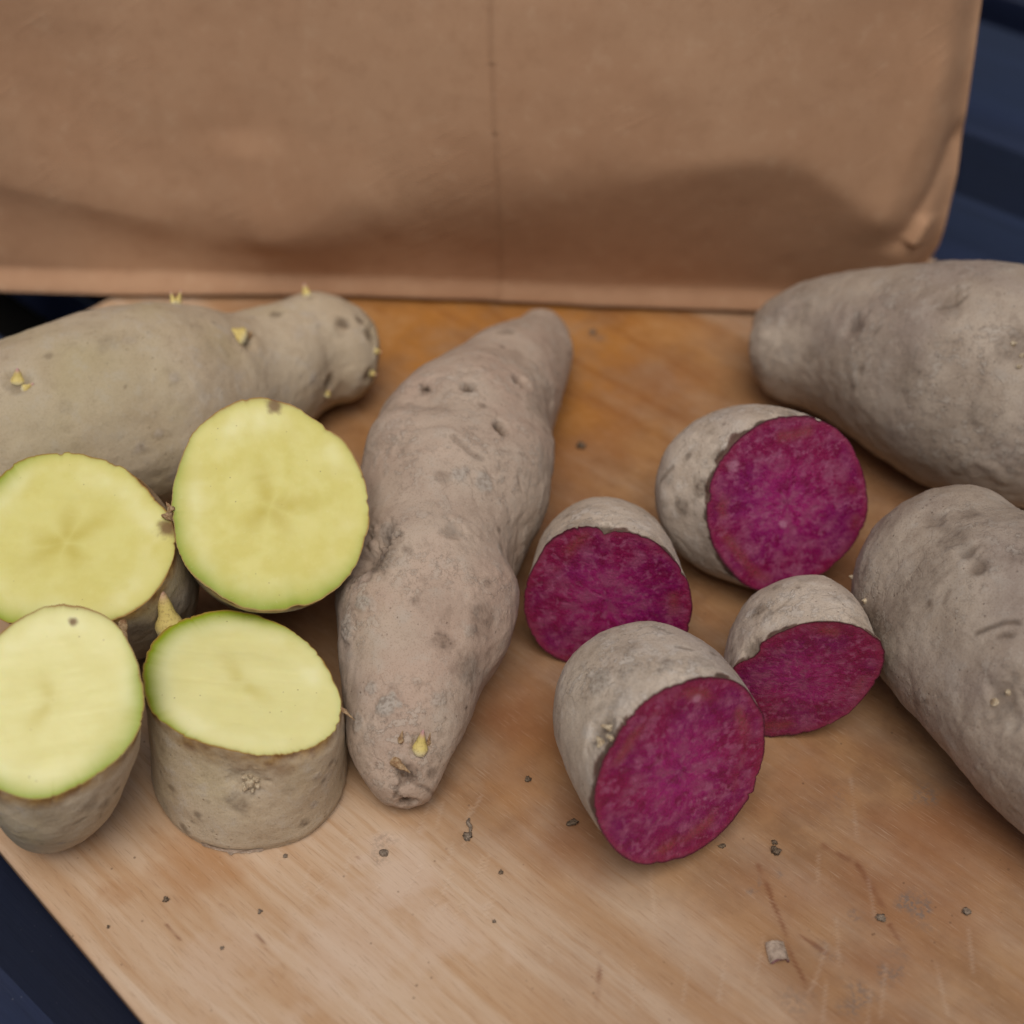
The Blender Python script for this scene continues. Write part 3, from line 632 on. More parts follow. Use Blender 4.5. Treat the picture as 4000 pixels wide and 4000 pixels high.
# ================================================================ potatoes
def pick(V, N, px, py):
    Q = project(V); vis = np.sum(N*(CAM-V), -1) > 0
    d = np.hypot(Q[:, 0]-px, Q[:, 1]-py) + np.where(vis, 0, 1e6)
    i = int(np.argmin(d)); return i
def features(V, N, feats, seed):
    """dimples, clay lumps, stains and scars: moves vertices along N and returns the masks"""
    disp = np.zeros(len(V)); A = {k: np.zeros(len(V)) for k in ('dirt', 'clay', 'green')}
    jag = 1 + 0.75*fbm(V, 380, 4, seed+3, 0.65) ; rough = fbm(V, 1500, 2, seed+8)
    rs = np.random.default_rng(seed); feats = list(feats)
    for i in rs.choice(len(V), 55):
        u_ = rs.random(); r = rs.uniform(0.5, 1.5)
        feats.append(('vstain', i, r*1.3, rs.uniform(0.2, 0.55)) if u_ < 0.55 else ('vclay', i, r*1.4, rs.uniform(0.06, 0.22), rs.uniform(0.3, 0.7)) if u_ < 0.8 else ('vscar', i, r*2.2, 0.06, rs.uniform(0.2, 0.5), rs.normal(size=3)))
    for f in feats:
        kind = f[0]
        if kind[0] == 'v' and kind != 'v':
            d3 = V-V[f[1]]; r = f[2]/1000; d = np.linalg.norm(d3, axis=1)
            if kind == 'vstain': A['dirt'] = np.maximum(A['dirt'], f[3]*(1-sstep(0.3, 1.0, d/r*jag)))
            elif kind == 'vclay': m = 1-sstep(0.55, 0.9, d/r*jag); disp += f[3]/1000*m*(0.75+0.7*rough); A['clay'] = np.maximum(A['clay'], m*f[4])
            else:
                t = unit(f[5]); a_ = d3@t; w_ = np.linalg.norm(d3-a_[:, None]*t, axis=1); m = (1-sstep(0.1, 0.45, w_/0.0011*jag))*(1-sstep(0.6, 1.0, np.abs(a_)/r)); disp -= f[3]/1000*m; A['dirt'] = np.maximum(A['dirt'], m*f[4])
            continue
        if kind == 'scar':
            pts = [V[pick(V, N, *p)] for p in f[1]]; r = f[2]/1000; d = np.full(len(V), 9.0)
            for a, b in zip(pts, pts[1:]):
                t = np.clip(((V-a)@(b-a))/max(np.dot(b-a, b-a), 1e-12), 0, 1); d = np.minimum(d, np.linalg.norm(V-a-t[:, None]*(b-a), axis=1))
            m = 1-sstep(0.25, 1.0, d/r*(1+0.5*(jag-1))); disp -= f[3]/1000*m; A['dirt'] = np.maximum(A['dirt'], m*f[4])
            continue
        i = pick(V, N, f[1], f[2]); r = f[3]/1000; d = np.linalg.norm(V-V[i], axis=1)
        if kind == 'eye':
            m = 1-sstep(0.2, 1.0, d/r*jag); disp -= f[4]/1000*m - 0.07*f[4]/1000*np.exp(-((d/r-1.1)/0.35)**2); A['dirt'] = np.maximum(A['dirt'], f[5]*(1-sstep(0.2, 0.85, d/r*jag)))
        elif kind == 'clay':
            m = 1-sstep(0.55, 0.85, d/r*jag); disp += f[4]/1000*m*(0.75+0.7*rough); A['clay'] = np.maximum(A['clay'], m*f[5])
            A['dirt'] = np.maximum(A['dirt'], 0.4*np.exp(-((d/r*jag-0.95)/0.13)**2)*f[5]*np.clip(0.4+2*rough, 0, 1))
        elif kind == 'stain':
            A['dirt'] = np.maximum(A['dirt'], f[4]*(1-sstep(0.3, 1.0, d/r*jag))*(0.65+0.8*np.clip(rough+0.3, 0, 1)))
        elif kind == 'green':
            A['green'] = np.maximum(A['green'], f[4]*(1-sstep(0.1, 1.0, d/r)))
        elif kind == 'bulge':
            disp += f[4]/1000*np.exp(-(d/r)**2*1.5)
    return disp, A
def lumps(V, seed, amp=1.0):
    return amp*(0.0011*fbm(V, 45, 2, seed) + 0.00045*fbm(V, 130, 3, seed+5) + 0.00012*fbm(V, 600, 2, seed+9))
def sprout(parent, p, d, length, rad, name='sprout', bend=(0, 0, 0), mat='sprout', lump=0.25, seed=0, taper=1.0):
    d = unit(d); a = unit(np.cross(d, [0.3, 0.5, 0.8])); b = np.cross(d, a); n, m = 14, 14
    t = np.linspace(0, 1, n); th = np.linspace(0, 2*np.pi, m, endpoint=False)
    prof = rad*(1-t**1.6*taper)**0.8*(0.85+0.35*np.sin(np.pi*np.clip(t*2.2, 0, 1)))
    prof = np.maximum(prof, rad*0.04)
    C = p + np.outer(t*length-0.15*length*0, d) + np.outer(t*t*length, np.asarray(bend, float)) - d*rad*0.5
    G = C[:, None] + prof[:, None, None]*(np.cos(th)[None, :, None]*a+np.sin(th)[None, :, None]*b)
    off = G - C[:, None]; G = C[:, None] + off*(1+lump*noise(G, 900/max(rad*1000, .5), seed))[..., None]
    V = np.vstack([G.reshape(-1, 3), C[-1:]+d*prof[-1]])
    return mk(name, V, [grid_faces(n, m), fan((n-1)*m+np.arange(m), n*m)], M[mat], parent, {'t': np.append(np.repeat(t, m), 1.0)})
def whole_potato(name, stations, mat, seed, feats, label, group, nr=300, ns=220, amp=1.0, squash=0.0):
    G = tube(stations, nr, ns); N = grid_normals(G)
    V = G.reshape(-1, 3); N = N.reshape(-1, 3)
    disp, A = features(V, N, feats, seed)
    V = V + N*(disp + lumps(V, seed, amp))[:, None]
    c = V.mean(0); root = thing(name, (c[0], c[1], 0), label, 'potato', group)
    V[:, 2] = np.maximum(V[:, 2], 0.00025 + 0.0*V[:, 2])
    e0, e1 = V[:ns].mean(0), V[-ns:].mean(0)
    VV = np.vstack([V, e0, e1]); n = len(V)
    att = {k: np.append(a, [a[:ns].mean(), a[-ns:].mean()]) for k, a in A.items()}
    mk('skin', VV, [grid_faces(nr, ns), fan(np.arange(ns), n)[:, ::-1].copy(), fan(np.arange(n-ns, n), n+1)], M[mat], root, att)
    Nn = grid_normals(V.reshape(nr, ns, 3)).reshape(-1, 3)
    return root, V, Nn
def cut_potato(key, name, par, mats, seed, feats, spots, label, group, depth=None, amp=0.8, green=None, arms=5, pale=0.0, nr=110, ns=260):
    o = closed_curve(FACE[key], ns); n = NRM[key]
    th_ = np.linspace(0, 2*np.pi, ns, endpoint=False); c2 = np.stack([np.cos(th_), np.sin(th_), 0*th_+seed], -1); o_c = o.mean(0)
    jit = noise(c2, 34, 3)*np.clip(noise(c2, 2.5, 4)+0.45, 0, 1)*2.6 + noise(c2, 9, 5)*2.5 - 7.0*np.clip(noise(c2, 14, 6)-0.62, 0, 1)*3
    o = o + (o-o_c)/np.linalg.norm(o-o_c, axis=1)[:, None]*jit[:, None]
    if depth is None: depth = solve_depth(o, n, par)
    F3, C, R0, G = cut_body(o, n, depth, par, nr, ns)
    N = grid_normals(G); V = G.reshape(-1, 3); Nf = N.reshape(-1, 3)
    disp, A = features(V, Nf, feats, seed)
    dist = np.concatenate([[0*G[0, :, 0]], np.cumsum(np.linalg.norm(np.diff(G, axis=0), axis=-1), 0)], 0)   # along the skin from the cut
    k = sstep(0.0, 0.0035, dist).ravel(); disp = (disp + lumps(V, seed, amp))*k
    yellow = mats[0] == 'skin_yellow'
    nz = fbm(V, 230, 3, seed+21).reshape(dist.shape); nb = fbm(V, 60, 2, seed+31).reshape(dist.shape)
    if yellow:
        A['ochre'] = (np.clip(1.25-dist/(0.0022+0.004*np.clip(nb+.2, 0, 1)), 0, 1)**0.8*np.clip(0.8+nz, 0, 1)).ravel(); A['peel'] = np.zeros(len(V))
    else:
        A['peel'] = (sstep(0.0003, -0.0003, dist - np.clip(0.0005+0.0030*(nz*1.0+nb*0.9), 0.0002, 0.0042))).ravel()*0.9
        disp -= 0.00025*A['peel']*k; A['ochre'] = np.zeros(len(V))
    V = V + Nf*disp[:, None]
    V[:, 2] = np.maximum(V[:, 2], 0.0003)
    root = thing(name, (C[0], C[1], 0), label, 'potato piece', group)
    end = V[-ns:].mean(0); VV = np.vstack([V, end]); att = {q: np.append(a, a[-ns:].mean()) for q, a in A.items()}
    mk('skin', VV, [grid_faces(nr, ns), fan(np.arange(len(V)-ns, len(V)), len(V))], M[mats[0]], root, att)
    # the cut face
    rho = np.concatenate([np.linspace(1, 0.9, 22), np.linspace(0.885, 0.02, 56)]); e = unit(np.cross([0, 0, 1], n) if abs(n[2]) < 0.95 else [1, 0, 0]); f = np.cross(n, e)
    ring = V[:ns].copy(); Cc = C
    P = Cc + rho[:, None, None]*(ring-Cc); rel = (P-Cc)/R0; x, y = rel@e, rel@f
    wav = 0.00022*fbm(np.stack([x*0.5, y*2.2, 0*x], -1), 2.0, 3, seed+40) + 0.00004*fbm(P, 500, 2, seed+41)
    P = P + n*(wav*(1-rho[:, None]**6))[..., None]
    ang = np.arctan2(y, x); rr = np.broadcast_to(rho[:, None], x.shape); ca, sa = np.cos(ang), np.sin(ang)
    fp = np.stack([x+seed*3.3, y, 0*x+seed], -1); rad = np.stack([ca*1.9+seed*2.1, sa*1.9, rr*1.1+seed], -1)
    att = {'fp': fp.reshape(-1, 3), 'rad': rad.reshape(-1, 3), 'fc': np.tile([seed*3.3, 0, seed], (x.size, 1))}
    nA = noise(np.stack([ca, sa, 0*ca], -1), 1.3, seed+50); nB = fbm(P, 130, 3, seed+51); edge_mm = (1-rr)*R0*1000
    if yellow:
        gcx, gcy, gamt, gw = green or (0, 0, 0.5, 2.5)
        ct = project(Cc); dirs = project(P)-ct; dl = np.linalg.norm(dirs, axis=-1)+1e-6
        side = np.clip((dirs[..., 0]*gcx+dirs[..., 1]*gcy)/dl/max(math.hypot(gcx, gcy), 1e-6), -1, 1)
        gw_ = gw*(0.35+0.65*sstep(-0.5, 0.8, side))*(1+0.3*nA)
        att['green'] = np.clip(gamt*np.exp(-(edge_mm/gw_)**1.2)*(0.35+0.65*sstep(-0.6, 0.6, side))*(1.1+0.3*nB), 0, 1)
        att['rim'] = np.clip(np.exp(-(edge_mm/(0.30+0.25*np.clip(nB+0.3*nA, -0.6, 1)))**2)*0.95 + 0.4*np.exp(-(edge_mm/0.9)**2)*sstep(0.3, -0.6, side)*np.clip(0.6+nB, 0, 1), 0, 1)
        rs = np.random.default_rng(seed); am = 0.45*np.exp(-(rr/0.15)**2)
        for q in range(arms):
            aa = 2*np.pi*(q+0.35*rs.uniform(-1, 1))/arms + seed; ll = rs.uniform(0.45, 0.75); bx, by = np.cos(aa), np.sin(aa)
            al_ = x*bx+y*by; pe = -x*by+y*bx + 0.25*al_*al_*rs.uniform(-1, 1)
            am = np.maximum(am, np.exp(-(pe/(0.07+0.12*np.clip(al_, 0, 1)))**2)*sstep(-0.05, 0.1, al_)*(1-sstep(0.1, ll, al_)))
        att['arm'] = np.clip(am*(0.9+0.1*nB), 0, 1)*(0.55 if pale > 0.4 else 0.85)
        att['pale'] = np.clip(np.exp(-((rr-0.80)/0.12)**2)*(0.22+0.5*nB) + 0.15*np.clip(nB, 0, 1) + pale, 0, 1)
    else:
        att['rim'] = np.clip(np.exp(-(edge_mm/(0.36+0.35*np.clip(nB+0.4*nA, -0.6, 1)))**2), 0, 1); att['edge'] = np.exp(-(edge_mm/1.5)**2)
        att['brown'] = np.clip(np.exp(-((edge_mm-3.0-2.5*nA)/1.6)**2)*np.clip(0.1+2.2*nB+0.9*nA, 0, 1), 0, 1)
    sp = np.zeros(x.shape); Q = project(P)
    for px, py, r in spots:
        d = np.linalg.norm(P - P.reshape(-1, 3)[np.argmin(np.hypot(Q[..., 0]-px, Q[..., 1]-py))], axis=-1)/(r/1000)*(1+0.5*fbm(P, 700, 3, seed+60)); sp = np.maximum(sp, (1-sstep(0.25, 1.0, d))*(0.85 if yellow else 0.45))
    att['spot'] = sp
    PV = np.vstack([P.reshape(-1, 3), Cc]); at2 = {q: (np.append(a.ravel(), a.reshape(-1)[-1]) if a.ndim < 3 and a.shape[-1] != 3 else np.vstack([a, a[-1:]])) for q, a in att.items()}
    nrr = len(rho); mk('cut_face', PV, [grid_faces(nrr, ns), fan(np.arange((nrr-1)*ns, nrr*ns), nrr*ns)], M[mats[1]], root, at2)
    return root, V, grid_normals(V.reshape(nr, ns, 3)).reshape(-1, 3), dict(C=C, R0=R0, n=n, depth=depth)
def zz(f, L): return [tuple(f([p])[0]) for p in L]
def st(f, s, L):
    out = []
    for x, y, w, *z in L:
        p = f([(x, y)])[0]; out.append((p[0], p[1], w/s, z[0] if z else None))
    return out

# ---- yellow whole fingerling, back left
S1 = st(za, 1.288, [(1906, 500, 3, 16), (1893, 498, 100, 16), (1850, 490, 180, 16), (1760, 482, 243, 16.5), (1620, 472, 290, 17), (1420, 560, 326), (1220, 638, 362), (1040, 680, 430), (860, 730, 490), (400, 850, 525), (-30, 1000, 500), (-420, 1170, 400), (-650, 1280, 250), (-740, 1330, 100), (-760, 1340, 3)])
f1 = [('eye', *za([(1235, 420)])[0], 4.5, 1.6, 0.35), ('eye', *za([(100, 640)])[0], 5, 1.8, 0.45), ('eye', *za([(1720, 340)])[0], 3.2, 0.9, 0.7), ('eye', *za([(1810, 330)])[0], 2.5, 0.7, 0.7), ('eye', *za([(1660, 640)])[0], 3.5, 1.2, 0.6), ('eye', *za([(1855, 400)])[0], 3.0, 0.8, 0.6), ('eye', *za([(1850, 610)])[0], 3, .8, .6), ('stain', *za([(1390, 290)])[0], 2.5, 0.5), ('stain', *za([(540, 440)])[0], 4, 0.25),
      ('scar', za([(1240, 250), (1200, 420), (1260, 540), (1330, 640), (1350, 760)]), 2.4, -0.12, 0.0), ('green', *za([(500, 620)])[0], 28, 0.32), ('green', *za([(200, 900)])[0], 25, 0.28), ('stain', *za([(1700, 380)])[0], 3, .3), ('clay', *za([(870, 620)])[0], 2.2, 0.15, 0.5), ('clay', *za([(705, 960)])[0], 2.0, 0.25, 0.5), ('clay', *za([(800, 885)])[0], 1.6, 0.2, 0.5), ('clay', *za([(650, 420)])[0], 2.0, 0.2, 0.3), ('stain', *za([(330, 760)])[0], 3, 0.2)]
p1, V1, N1 = whole_potato('whole_yellow_potato', S1, 'skin_yellow', 11, f1, 'knobbly greenish tan whole potato with yellow sprouts, behind the yellow pieces', None, 320, 220)
def on_surf(V, N, f, x, y):
    p = f([(x, y)])[0] if f else (x, y); i = pick(V, N, *p); return V[i], N[i]
UPI, RTI = UPV, RT
for x, y, d, L_, r_, sd_, nm in ((1200, 415, -0.9*RT+0.25*UPV, 0.0068, 0.0028, 1, 'sprout'), (1245, 405, 0.5*RT+0.5*UPV, 0.0024, 0.0012, 10, 'dry_scale'), (880, 222, -0.55*RT+1.0*UPV, 0.0040, 0.0009, 2, 'sprout'), (890, 222, 0.35*RT+1.0*UPV, 0.0045, 0.0009, 3, 'sprout'), (1545, 195, -0.25*RT+1.0*UPV, 0.0040, 0.0013, 4, 'sprout'), (90, 630, 0.05*RT+0.9*UPV, 0.0042, 0.0016, 5, 'sprout'), (120, 665, 0.9*RT+0.1*UPV, 0.0036, 0.0009, 6, 'sprout'), (1645, 700, -0.1*RT+0.8*UPV, 0.0026, 0.0010, 7, 'sprout'), (1893, 480, 0.9*RT-0.3*UPV, 0.0022, 0.0009, 8, 'sprout'), (1872, 590, 0.9*RT-0.2*UPV, 0.0022, 0.0009, 9, 'sprout')):
    p_, n_ = on_surf(V1, N1, za, x, y); sprout(p1, p_, unit(d)+0.55*n_, L_, r_, nm, mat='eye_scale' if nm == 'dry_scale' else 'sprout', seed=sd_)

# ---- tan whole potato in the middle
S2 = st(zc, 0.8783, [(808, 140, 3, 12), (807, 147, 54, 12), (804, 170, 88, 12), (796, 212, 114, 12), (758, 265, 152), (700, 330, 192), (628, 430, 236), (562, 530, 292), (536, 580, 312), (512, 700, 322), (462, 850, 308), (432, 960, 300), (418, 1080, 312), (398, 1200, 300), (362, 1340, 258), (338, 1480, 224), (324, 1600, 188), (322, 1690, 142), (332, 1755, 100), (342, 1795, 55, 3), (346, 1812, 3, 2)])
f2 = [('eye', *zc([(550, 345)])[0], 2.6, 2.2, 0.85), ('eye', *zc([(735, 335)])[0], 3.3, 2.4, 0.85), ('eye', *zc([(672, 500)])[0], 2.8, 2.4, 0.9), ('eye', *zc([(255, 850)])[0], 5.0, 2.6, 0.35), ('clay', *zc([(260, 845)])[0], 3.4, 0.9, 0.6), ('stain', *zc([(230, 930)])[0], 9, 0.45), ('eye', *zc([(190, 930)])[0], 8, 3.0, 0.2),
      ('eye', *zc([(500, 850)])[0], 3.6, 0.9, 0.35), ('bulge', *zc([(118, 1480)])[0], 13, -1.2), ('bulge', *zc([(165, 900)])[0], 11, -1.6), ('clay', *zc([(140, 1185)])[0], 4.2, 0.7, 0.7), ('clay', *zc([(190, 1100)])[0], 3.0, 0.35, 0.8), ('clay', *zc([(272, 1455)])[0], 3.4, 0.7, 0.95), ('clay', *zc([(215, 1390)])[0], 2.2, 0.4, 0.7), ('clay', *zc([(165, 1510)])[0], 2.6, 0.3, 0.7), ('clay', *zc([(600, 690)])[0], 3.6, 0.3, 0.8), ('clay', *zc([(515, 665)])[0], 2.6, 0.3, 0.7), ('clay', *zc([(535, 650)])[0], 1.6, 0.25, 0.7), ('clay', *zc([(455, 1430)])[0], 2.6, 0.25, 0.6), ('clay', *zc([(555, 1200)])[0], 2.0, 0.3, 0.5), ('clay', *zc([(320, 510)])[0], 3, .2, .35),
      ('stain', *zc([(470, 1240)])[0], 3.6, 0.45), ('stain', *zc([(600, 1150)])[0], 6, 0.4), ('stain', *zc([(560, 1330)])[0], 6, 0.45), ('stain', *zc([(430, 1090)])[0], 9, 0.15), ('stain', *zc([(370, 1090)])[0], 2.0, 0.4), ('stain', *zc([(690, 180)])[0], 3.4, 0.45), ('stain', *zc([(340, 1680)])[0], 4.2, 0.75), ('eye', *zc([(335, 1790)])[0], 3.0, 1.4, 0.95), ('eye', *zc([(385, 1600)])[0], 3.6, 0.9, 0.35), ('stain', *zc([(620, 1035)])[0], 1.8, 0.4), ('stain', *zc([(395, 355)])[0], 2.4, 0.7), ('stain', *zc([(470, 680)])[0], 3, .35),
      ('scar', zc([(500, 545), (560, 590), (600, 610)]), 1.2, 0.35, 0.35), ('scar', zc([(280, 560), (400, 535), (480, 530), (560, 560), (640, 640)]), 2.2, -0.45, 0.0), ('scar', zc([(300, 1740), (350, 1715), (410, 1740), (440, 1760)]), 0.8, 0.3, 0.5), ('scar', zc([(300, 1770), (320, 1720), (310, 1680)]), 0.7, 0.35, 0.6), ('scar', zc([(715, 670), (740, 720)]), 0.5, 0.1, 0.35), ('scar', zc([(660, 575), (760, 610)]), 0.7, 0.2, 0.25), ('scar', zc([(250, 530), (400, 495), (560, 525), (700, 590), (840, 575)]), 10, -0.9, 0.0), ('scar', zc([(415, 375), (520, 365), (640, 390), (770, 440), (860, 445)]), 9, 0.8, 0.0), ('scar', zc([(180, 960), (330, 985), (500, 960), (740, 900)]), 10, 0.9, 0.0), ('bulge', *zc([(280, 500)])[0], 9, 2.2), ('bulge', *zc([(830, 540)])[0], 8, 0.6), ('bulge', *zc([(420, 390)])[0], 9, -2.4), ('bulge', *zc([(770, 850)])[0], 10, -0.9), ('bulge', *zc([(610, 470)])[0], 12, -1.0), ('bulge', *zc([(700, 1060)])[0], 10, 0.8), ('bulge', *zc([(420, 620)])[0], 10, 1.2)]
p2, V2, N2 = whole_potato('whole_tan_potato', S2, 'skin_tan', 23, f2, 'long knobbly pinkish tan whole potato lying down the middle of the board', None, 420, 240, 1.1)
p_, n_ = on_surf(V2, N2, zc, 385, 1608); sprout(p2, p_, UPV+0.5*n_, 0.0062, 0.0018, seed=12)
for x, y, d, L_, r_, sd_ in ((300, 1648, RT*0.9-UPV*0.5, 0.0050, 0.0011, 21), (322, 1580, UPV+RT*0.2, 0.0030, 0.0006, 22), (415, 1588, UPV+0.2*RT, 0.0032, 0.0005, 23)):
    p_, n_ = on_surf(V2, N2, zc, x, y); sprout(p2, p_, unit(d)+0.3*n_, L_, r_, 'dry_scale', mat='eye_scale', seed=sd_)

# ---- whole purple-skinned potatoes, right
S3 = st(ze, 1.61, [(205, 730, 3, 17), (222, 730, 130, 17), (285, 726, 235, 17.5), (410, 715, 325, 18), (600, 710, 400, 19.5), (960, 765, 525), (1250, 830, 630), (1500, 895, 715), (1900, 985, 745), (2350, 1080, 690), (2700, 1150, 540), (2860, 1190, 330), (2900, 1200, 3)])
f3 = [('eye', *ze([(860, 610)])[0], 5, 1.3, 0.4), ('eye', *ze([(1440, 455)])[0], 7, 0.9, 0.25), ('scar', ze([(1380, 470), (1440, 460), (1510, 450), (1580, 400)]), 0.9, 0.3, 0.5), ('scar', ze([(1510, 340), (1505, 440)]), 0.6, 0.2, 0.45), ('scar', ze([(1580, 340), (1570, 410)]), 0.6, 0.2, 0.4), ('scar', ze([(1040, 605), (990, 665)]), 0.8, 0.15, 0.35), ('scar', ze([(1250, 750), (1215, 850)]), 0.7, 0.1, 0.3), ('stain', *ze([(590, 780)])[0], 4, 0.3), ('stain', *ze([(520, 530)])[0], 5, 0.25), ('stain', *ze([(340, 540)])[0], 4, 0.25), ('stain', *ze([(450, 770)])[0], 4, 0.22), ('stain', *ze([(1200, 900)])[0], 8, 0.18), ('scar', ze([(1690, 800), (1680, 980), (1630, 1130), (1640, 1200)]), 1.6, -0.5, 0.05), ('scar', ze([(1500, 1500), (1620, 1440), (1720, 1500), (1800, 1570)]), 2.4, -0.45, 0.0), ('stain', *ze([(1880, 720)])[0], 8, 0.4), ('eye', *ze([(1900, 740)])[0], 6, 1.2, 0.4), ('stain', *ze([(1650, 1160)])[0], 4, 0.3), ('stain', *ze([(1830, 230)])[0], 3, 0.25)]
p3, V3, N3 = whole_potato('whole_purple_potato', S3, 'skin_grey', 37, f3, 'big grey skinned whole potato at the back right, leaning towards the paper bag', 'whole purple potatoes', 320, 240, 1.2)
for x, y, L_, r_, sd_ in ((1860, 705, 0.0022, 0.0012, 31), (1915, 790, 0.0022, 0.001, 32), (1905, 860, 0.0022, 0.001, 33)):
    p_, n_ = on_surf(V3, N3, ze, x, y); sprout(p3, p_, n_+0.6*RT, L_*0.7, r_*0.6, 'eye_bud', mat='bud', seed=sd_)
S4 = st(zf, 1.2075, [(632, 318, 3, 24), (640, 328, 110, 24), (658, 350, 209, 24), (706, 412, 343, 24), (776, 502, 440, 24), (876, 624, 487), (1050, 752, 558), (1222, 886, 596), (1570, 1312, 590), (1850, 1680, 470), (2050, 1900, 300), (2120, 1980, 150), (2140, 2000, 3)])
f4 = [('eye', *zf([(780, 275)])[0], 4.5, 0.9, 0.35), ('stain', *zf([(880, 360)])[0], 5, 0.35), ('eye', *zf([(935, 425)])[0], 3.5, 0.8, 0.5), ('eye', *zf([(990, 495)])[0], 3.5, 0.8, 0.5), ('scar', zf([(780, 270), (860, 340), (930, 420), (990, 490)]), 2.2, 0.35, 0.25), ('stain', *zf([(960, 255)])[0], 3.5, 0.3), ('stain', *zf([(1180, 440)])[0], 3.5, 0.3), ('stain', *zf([(720, 560)])[0], 9, 0.25), ('stain', *zf([(600, 720)])[0], 8, 0.22), ('scar', zf([(970, 815), (1030, 785), (1110, 765), (1190, 762)]), 0.9, 0.35, 0.6), ('scar', zf([(1080, 840), (1110, 822), (1150, 822)]), 0.9, 0.3, 0.5), ('scar', zf([(845, 610), (820, 670)]), 0.8, 0.15, 0.4), ('eye', *zf([(1110, 1130)])[0], 6, 1.3, 0.45), ('stain', *zf([(1080, 1180)])[0], 5, 0.35), ('stain', *zf([(1120, 1040)])[0], 5, 0.25), ('stain', *zf([(715, 1120)])[0], 3, 0.35), ('stain', *zf([(1150, 1390)])[0], 8, 0.2), ('stain', *zf([(880, 1250)])[0], 7, 0.15), ('stain', *zf([(500, 740)])[0], 6, 0.5), ('stain', *zf([(640, 1000)])[0], 5, 0.15), ('clay', *zf([(985, 1448)])[0], 1.2, 0.3, 0.6)]
p4, V4, N4 = whole_potato('whole_purple_potato', S4, 'skin_grey', 41, f4, 'big grey skinned whole potato at right, touching the smallest purple half', 'whole purple potatoes', 320, 240, 1.2)
for x, y, L_, r_, sd_ in ((1065, 1137, 0.0024, 0.0012, 41), (1130, 1098, 0.0018, 0.0009, 42), (460, 662, 0.0016, 0.0008, 43), (392, 548, 0.0016, 0.0008, 44)):
    p_, n_ = on_surf(V4, N4, zf, x, y); sprout(p4, p_, n_+0.2*UPV, L_*0.8, r_*0.75, 'eye_bud', mat='bud', seed=sd_)

# ---- purple halves
PM = ('skin_purple', 'flesh_purple'); GP = 'cut purple potato halves'
z1 = cut_potato('Z1', 'purple_potato_half', dict(a=-0.427, b=-0.178, L=1.67, sw=0.197, q=3.19, round=1.0), PM, 51, [('stain', *zd([(710, 465)])[0], 3.5, 0.55), ('scar', zd([(670, 320), (625, 375)]), 1.2, 0.2, 0.45), ('stain', *zd([(820, 185)])[0], 2, 0.4), ('stain', *zd([(640, 270)])[0], 3, 0.2), ('stain', *zd([(850, 265)])[0], 2.5, .5), ('stain', *zd([(1110, 113)])[0], 3, .5), ('stain', *zd([(785, 400)])[0], 3.5, .6)], [(*zd([(905, 315)])[0], 2.0), (*zd([(1100, 540)])[0], 1.6)], 'purple fleshed potato half farthest back, its round cut facing forward', GP)
z2 = cut_potato('Z2', 'purple_potato_half', dict(a=-0.115, b=-0.004, L=1.631, sw=-0.229, q=3.06, round=0.3), PM, 52, [('stain', *zd([(500, 455)])[0], 3, 0.25), ('eye', *zd([(420, 565)])[0], 3.0, 0.9, 0.8), ('stain', *zd([(260, 510)])[0], 2, 0.35), ('clay', *zd([(350, 545)])[0], 3, .2, .4)], [], 'purple fleshed potato half next to the long tan potato, notch in its top rim', GP)  # eye entry sits at the notch: its dark gap is painted shade
z3 = cut_potato('Z3', 'purple_potato_half', dict(a=0.253, b=0.086, L=2.05, sw=0.034, q=3.19, round=1.0), PM, 53, [('clay', *zd([(400, 1150)])[0], 4.5, 0.4, 0.8), ('clay', *zd([(650, 1098)])[0], 2.2, 0.4, 0.8), ('clay', *zd([(790, 1085)])[0], 3.0, 0.2, 0.5), ('eye', *zd([(400, 1350)])[0], 5.0, 1.4, 0.5), ('stain', *zd([(500, 1030)])[0], 3.4, 0.3), ('scar', zd([(600, 940), (660, 965)]), 0.9, 0.2, 0.4), ('scar', zd([(690, 1020), (740, 1030)]), 1.0, 0.2, 0.45), ('stain', *zd([(400, 1250)])[0], 2, 0.3), ('stain', *zd([(270, 1420)])[0], 4, 0.15), ('clay', *zd([(520, 1110)])[0], 4, 0.2, 0.4)], [(*zd([(765, 1215)])[0], 1.4), (*zd([(795, 1605)])[0], 0.7)], 'purple fleshed potato half nearest the front, tall oval cut, white eye bits on its skin', GP)
for x, y, L_, r_, sd_ in ((430, 1335, 0.0030, 0.0009, 61), (398, 1395, 0.0026, 0.0011, 62), (438, 1372, 0.0018, 0.0008, 63)):
    p_, n_ = on_surf(z3[1], z3[2], zd, x, y); sprout(z3[0], p_, n_+0.3*UPV, L_*0.8, r_*0.8, 'eye_bud', mat='bud', seed=sd_, taper=0.5, lump=0.4)
z4 = cut_potato('Z4', 'purple_potato_half', dict(a=-0.088, b=-0.125, L=1.557, sw=0.089, q=2.19, round=0.35), PM, 54, [('stain', *zd([(1010, 875)])[0], 3.2, 0.55), ('scar', zd([(1060, 890), (1130, 830)]), 0.6, 0.1, 0.3), ('eye', *zd([(985, 1040)])[0], 4.0, 0.9, 0.6), ('stain', *zd([(1180, 755)])[0], 3, 0.25)], [], 'smallest purple fleshed potato half, notched at its left rim, against the right whole potato', GP)  # the notch's eye entry also darkens the skin, standing in for shade

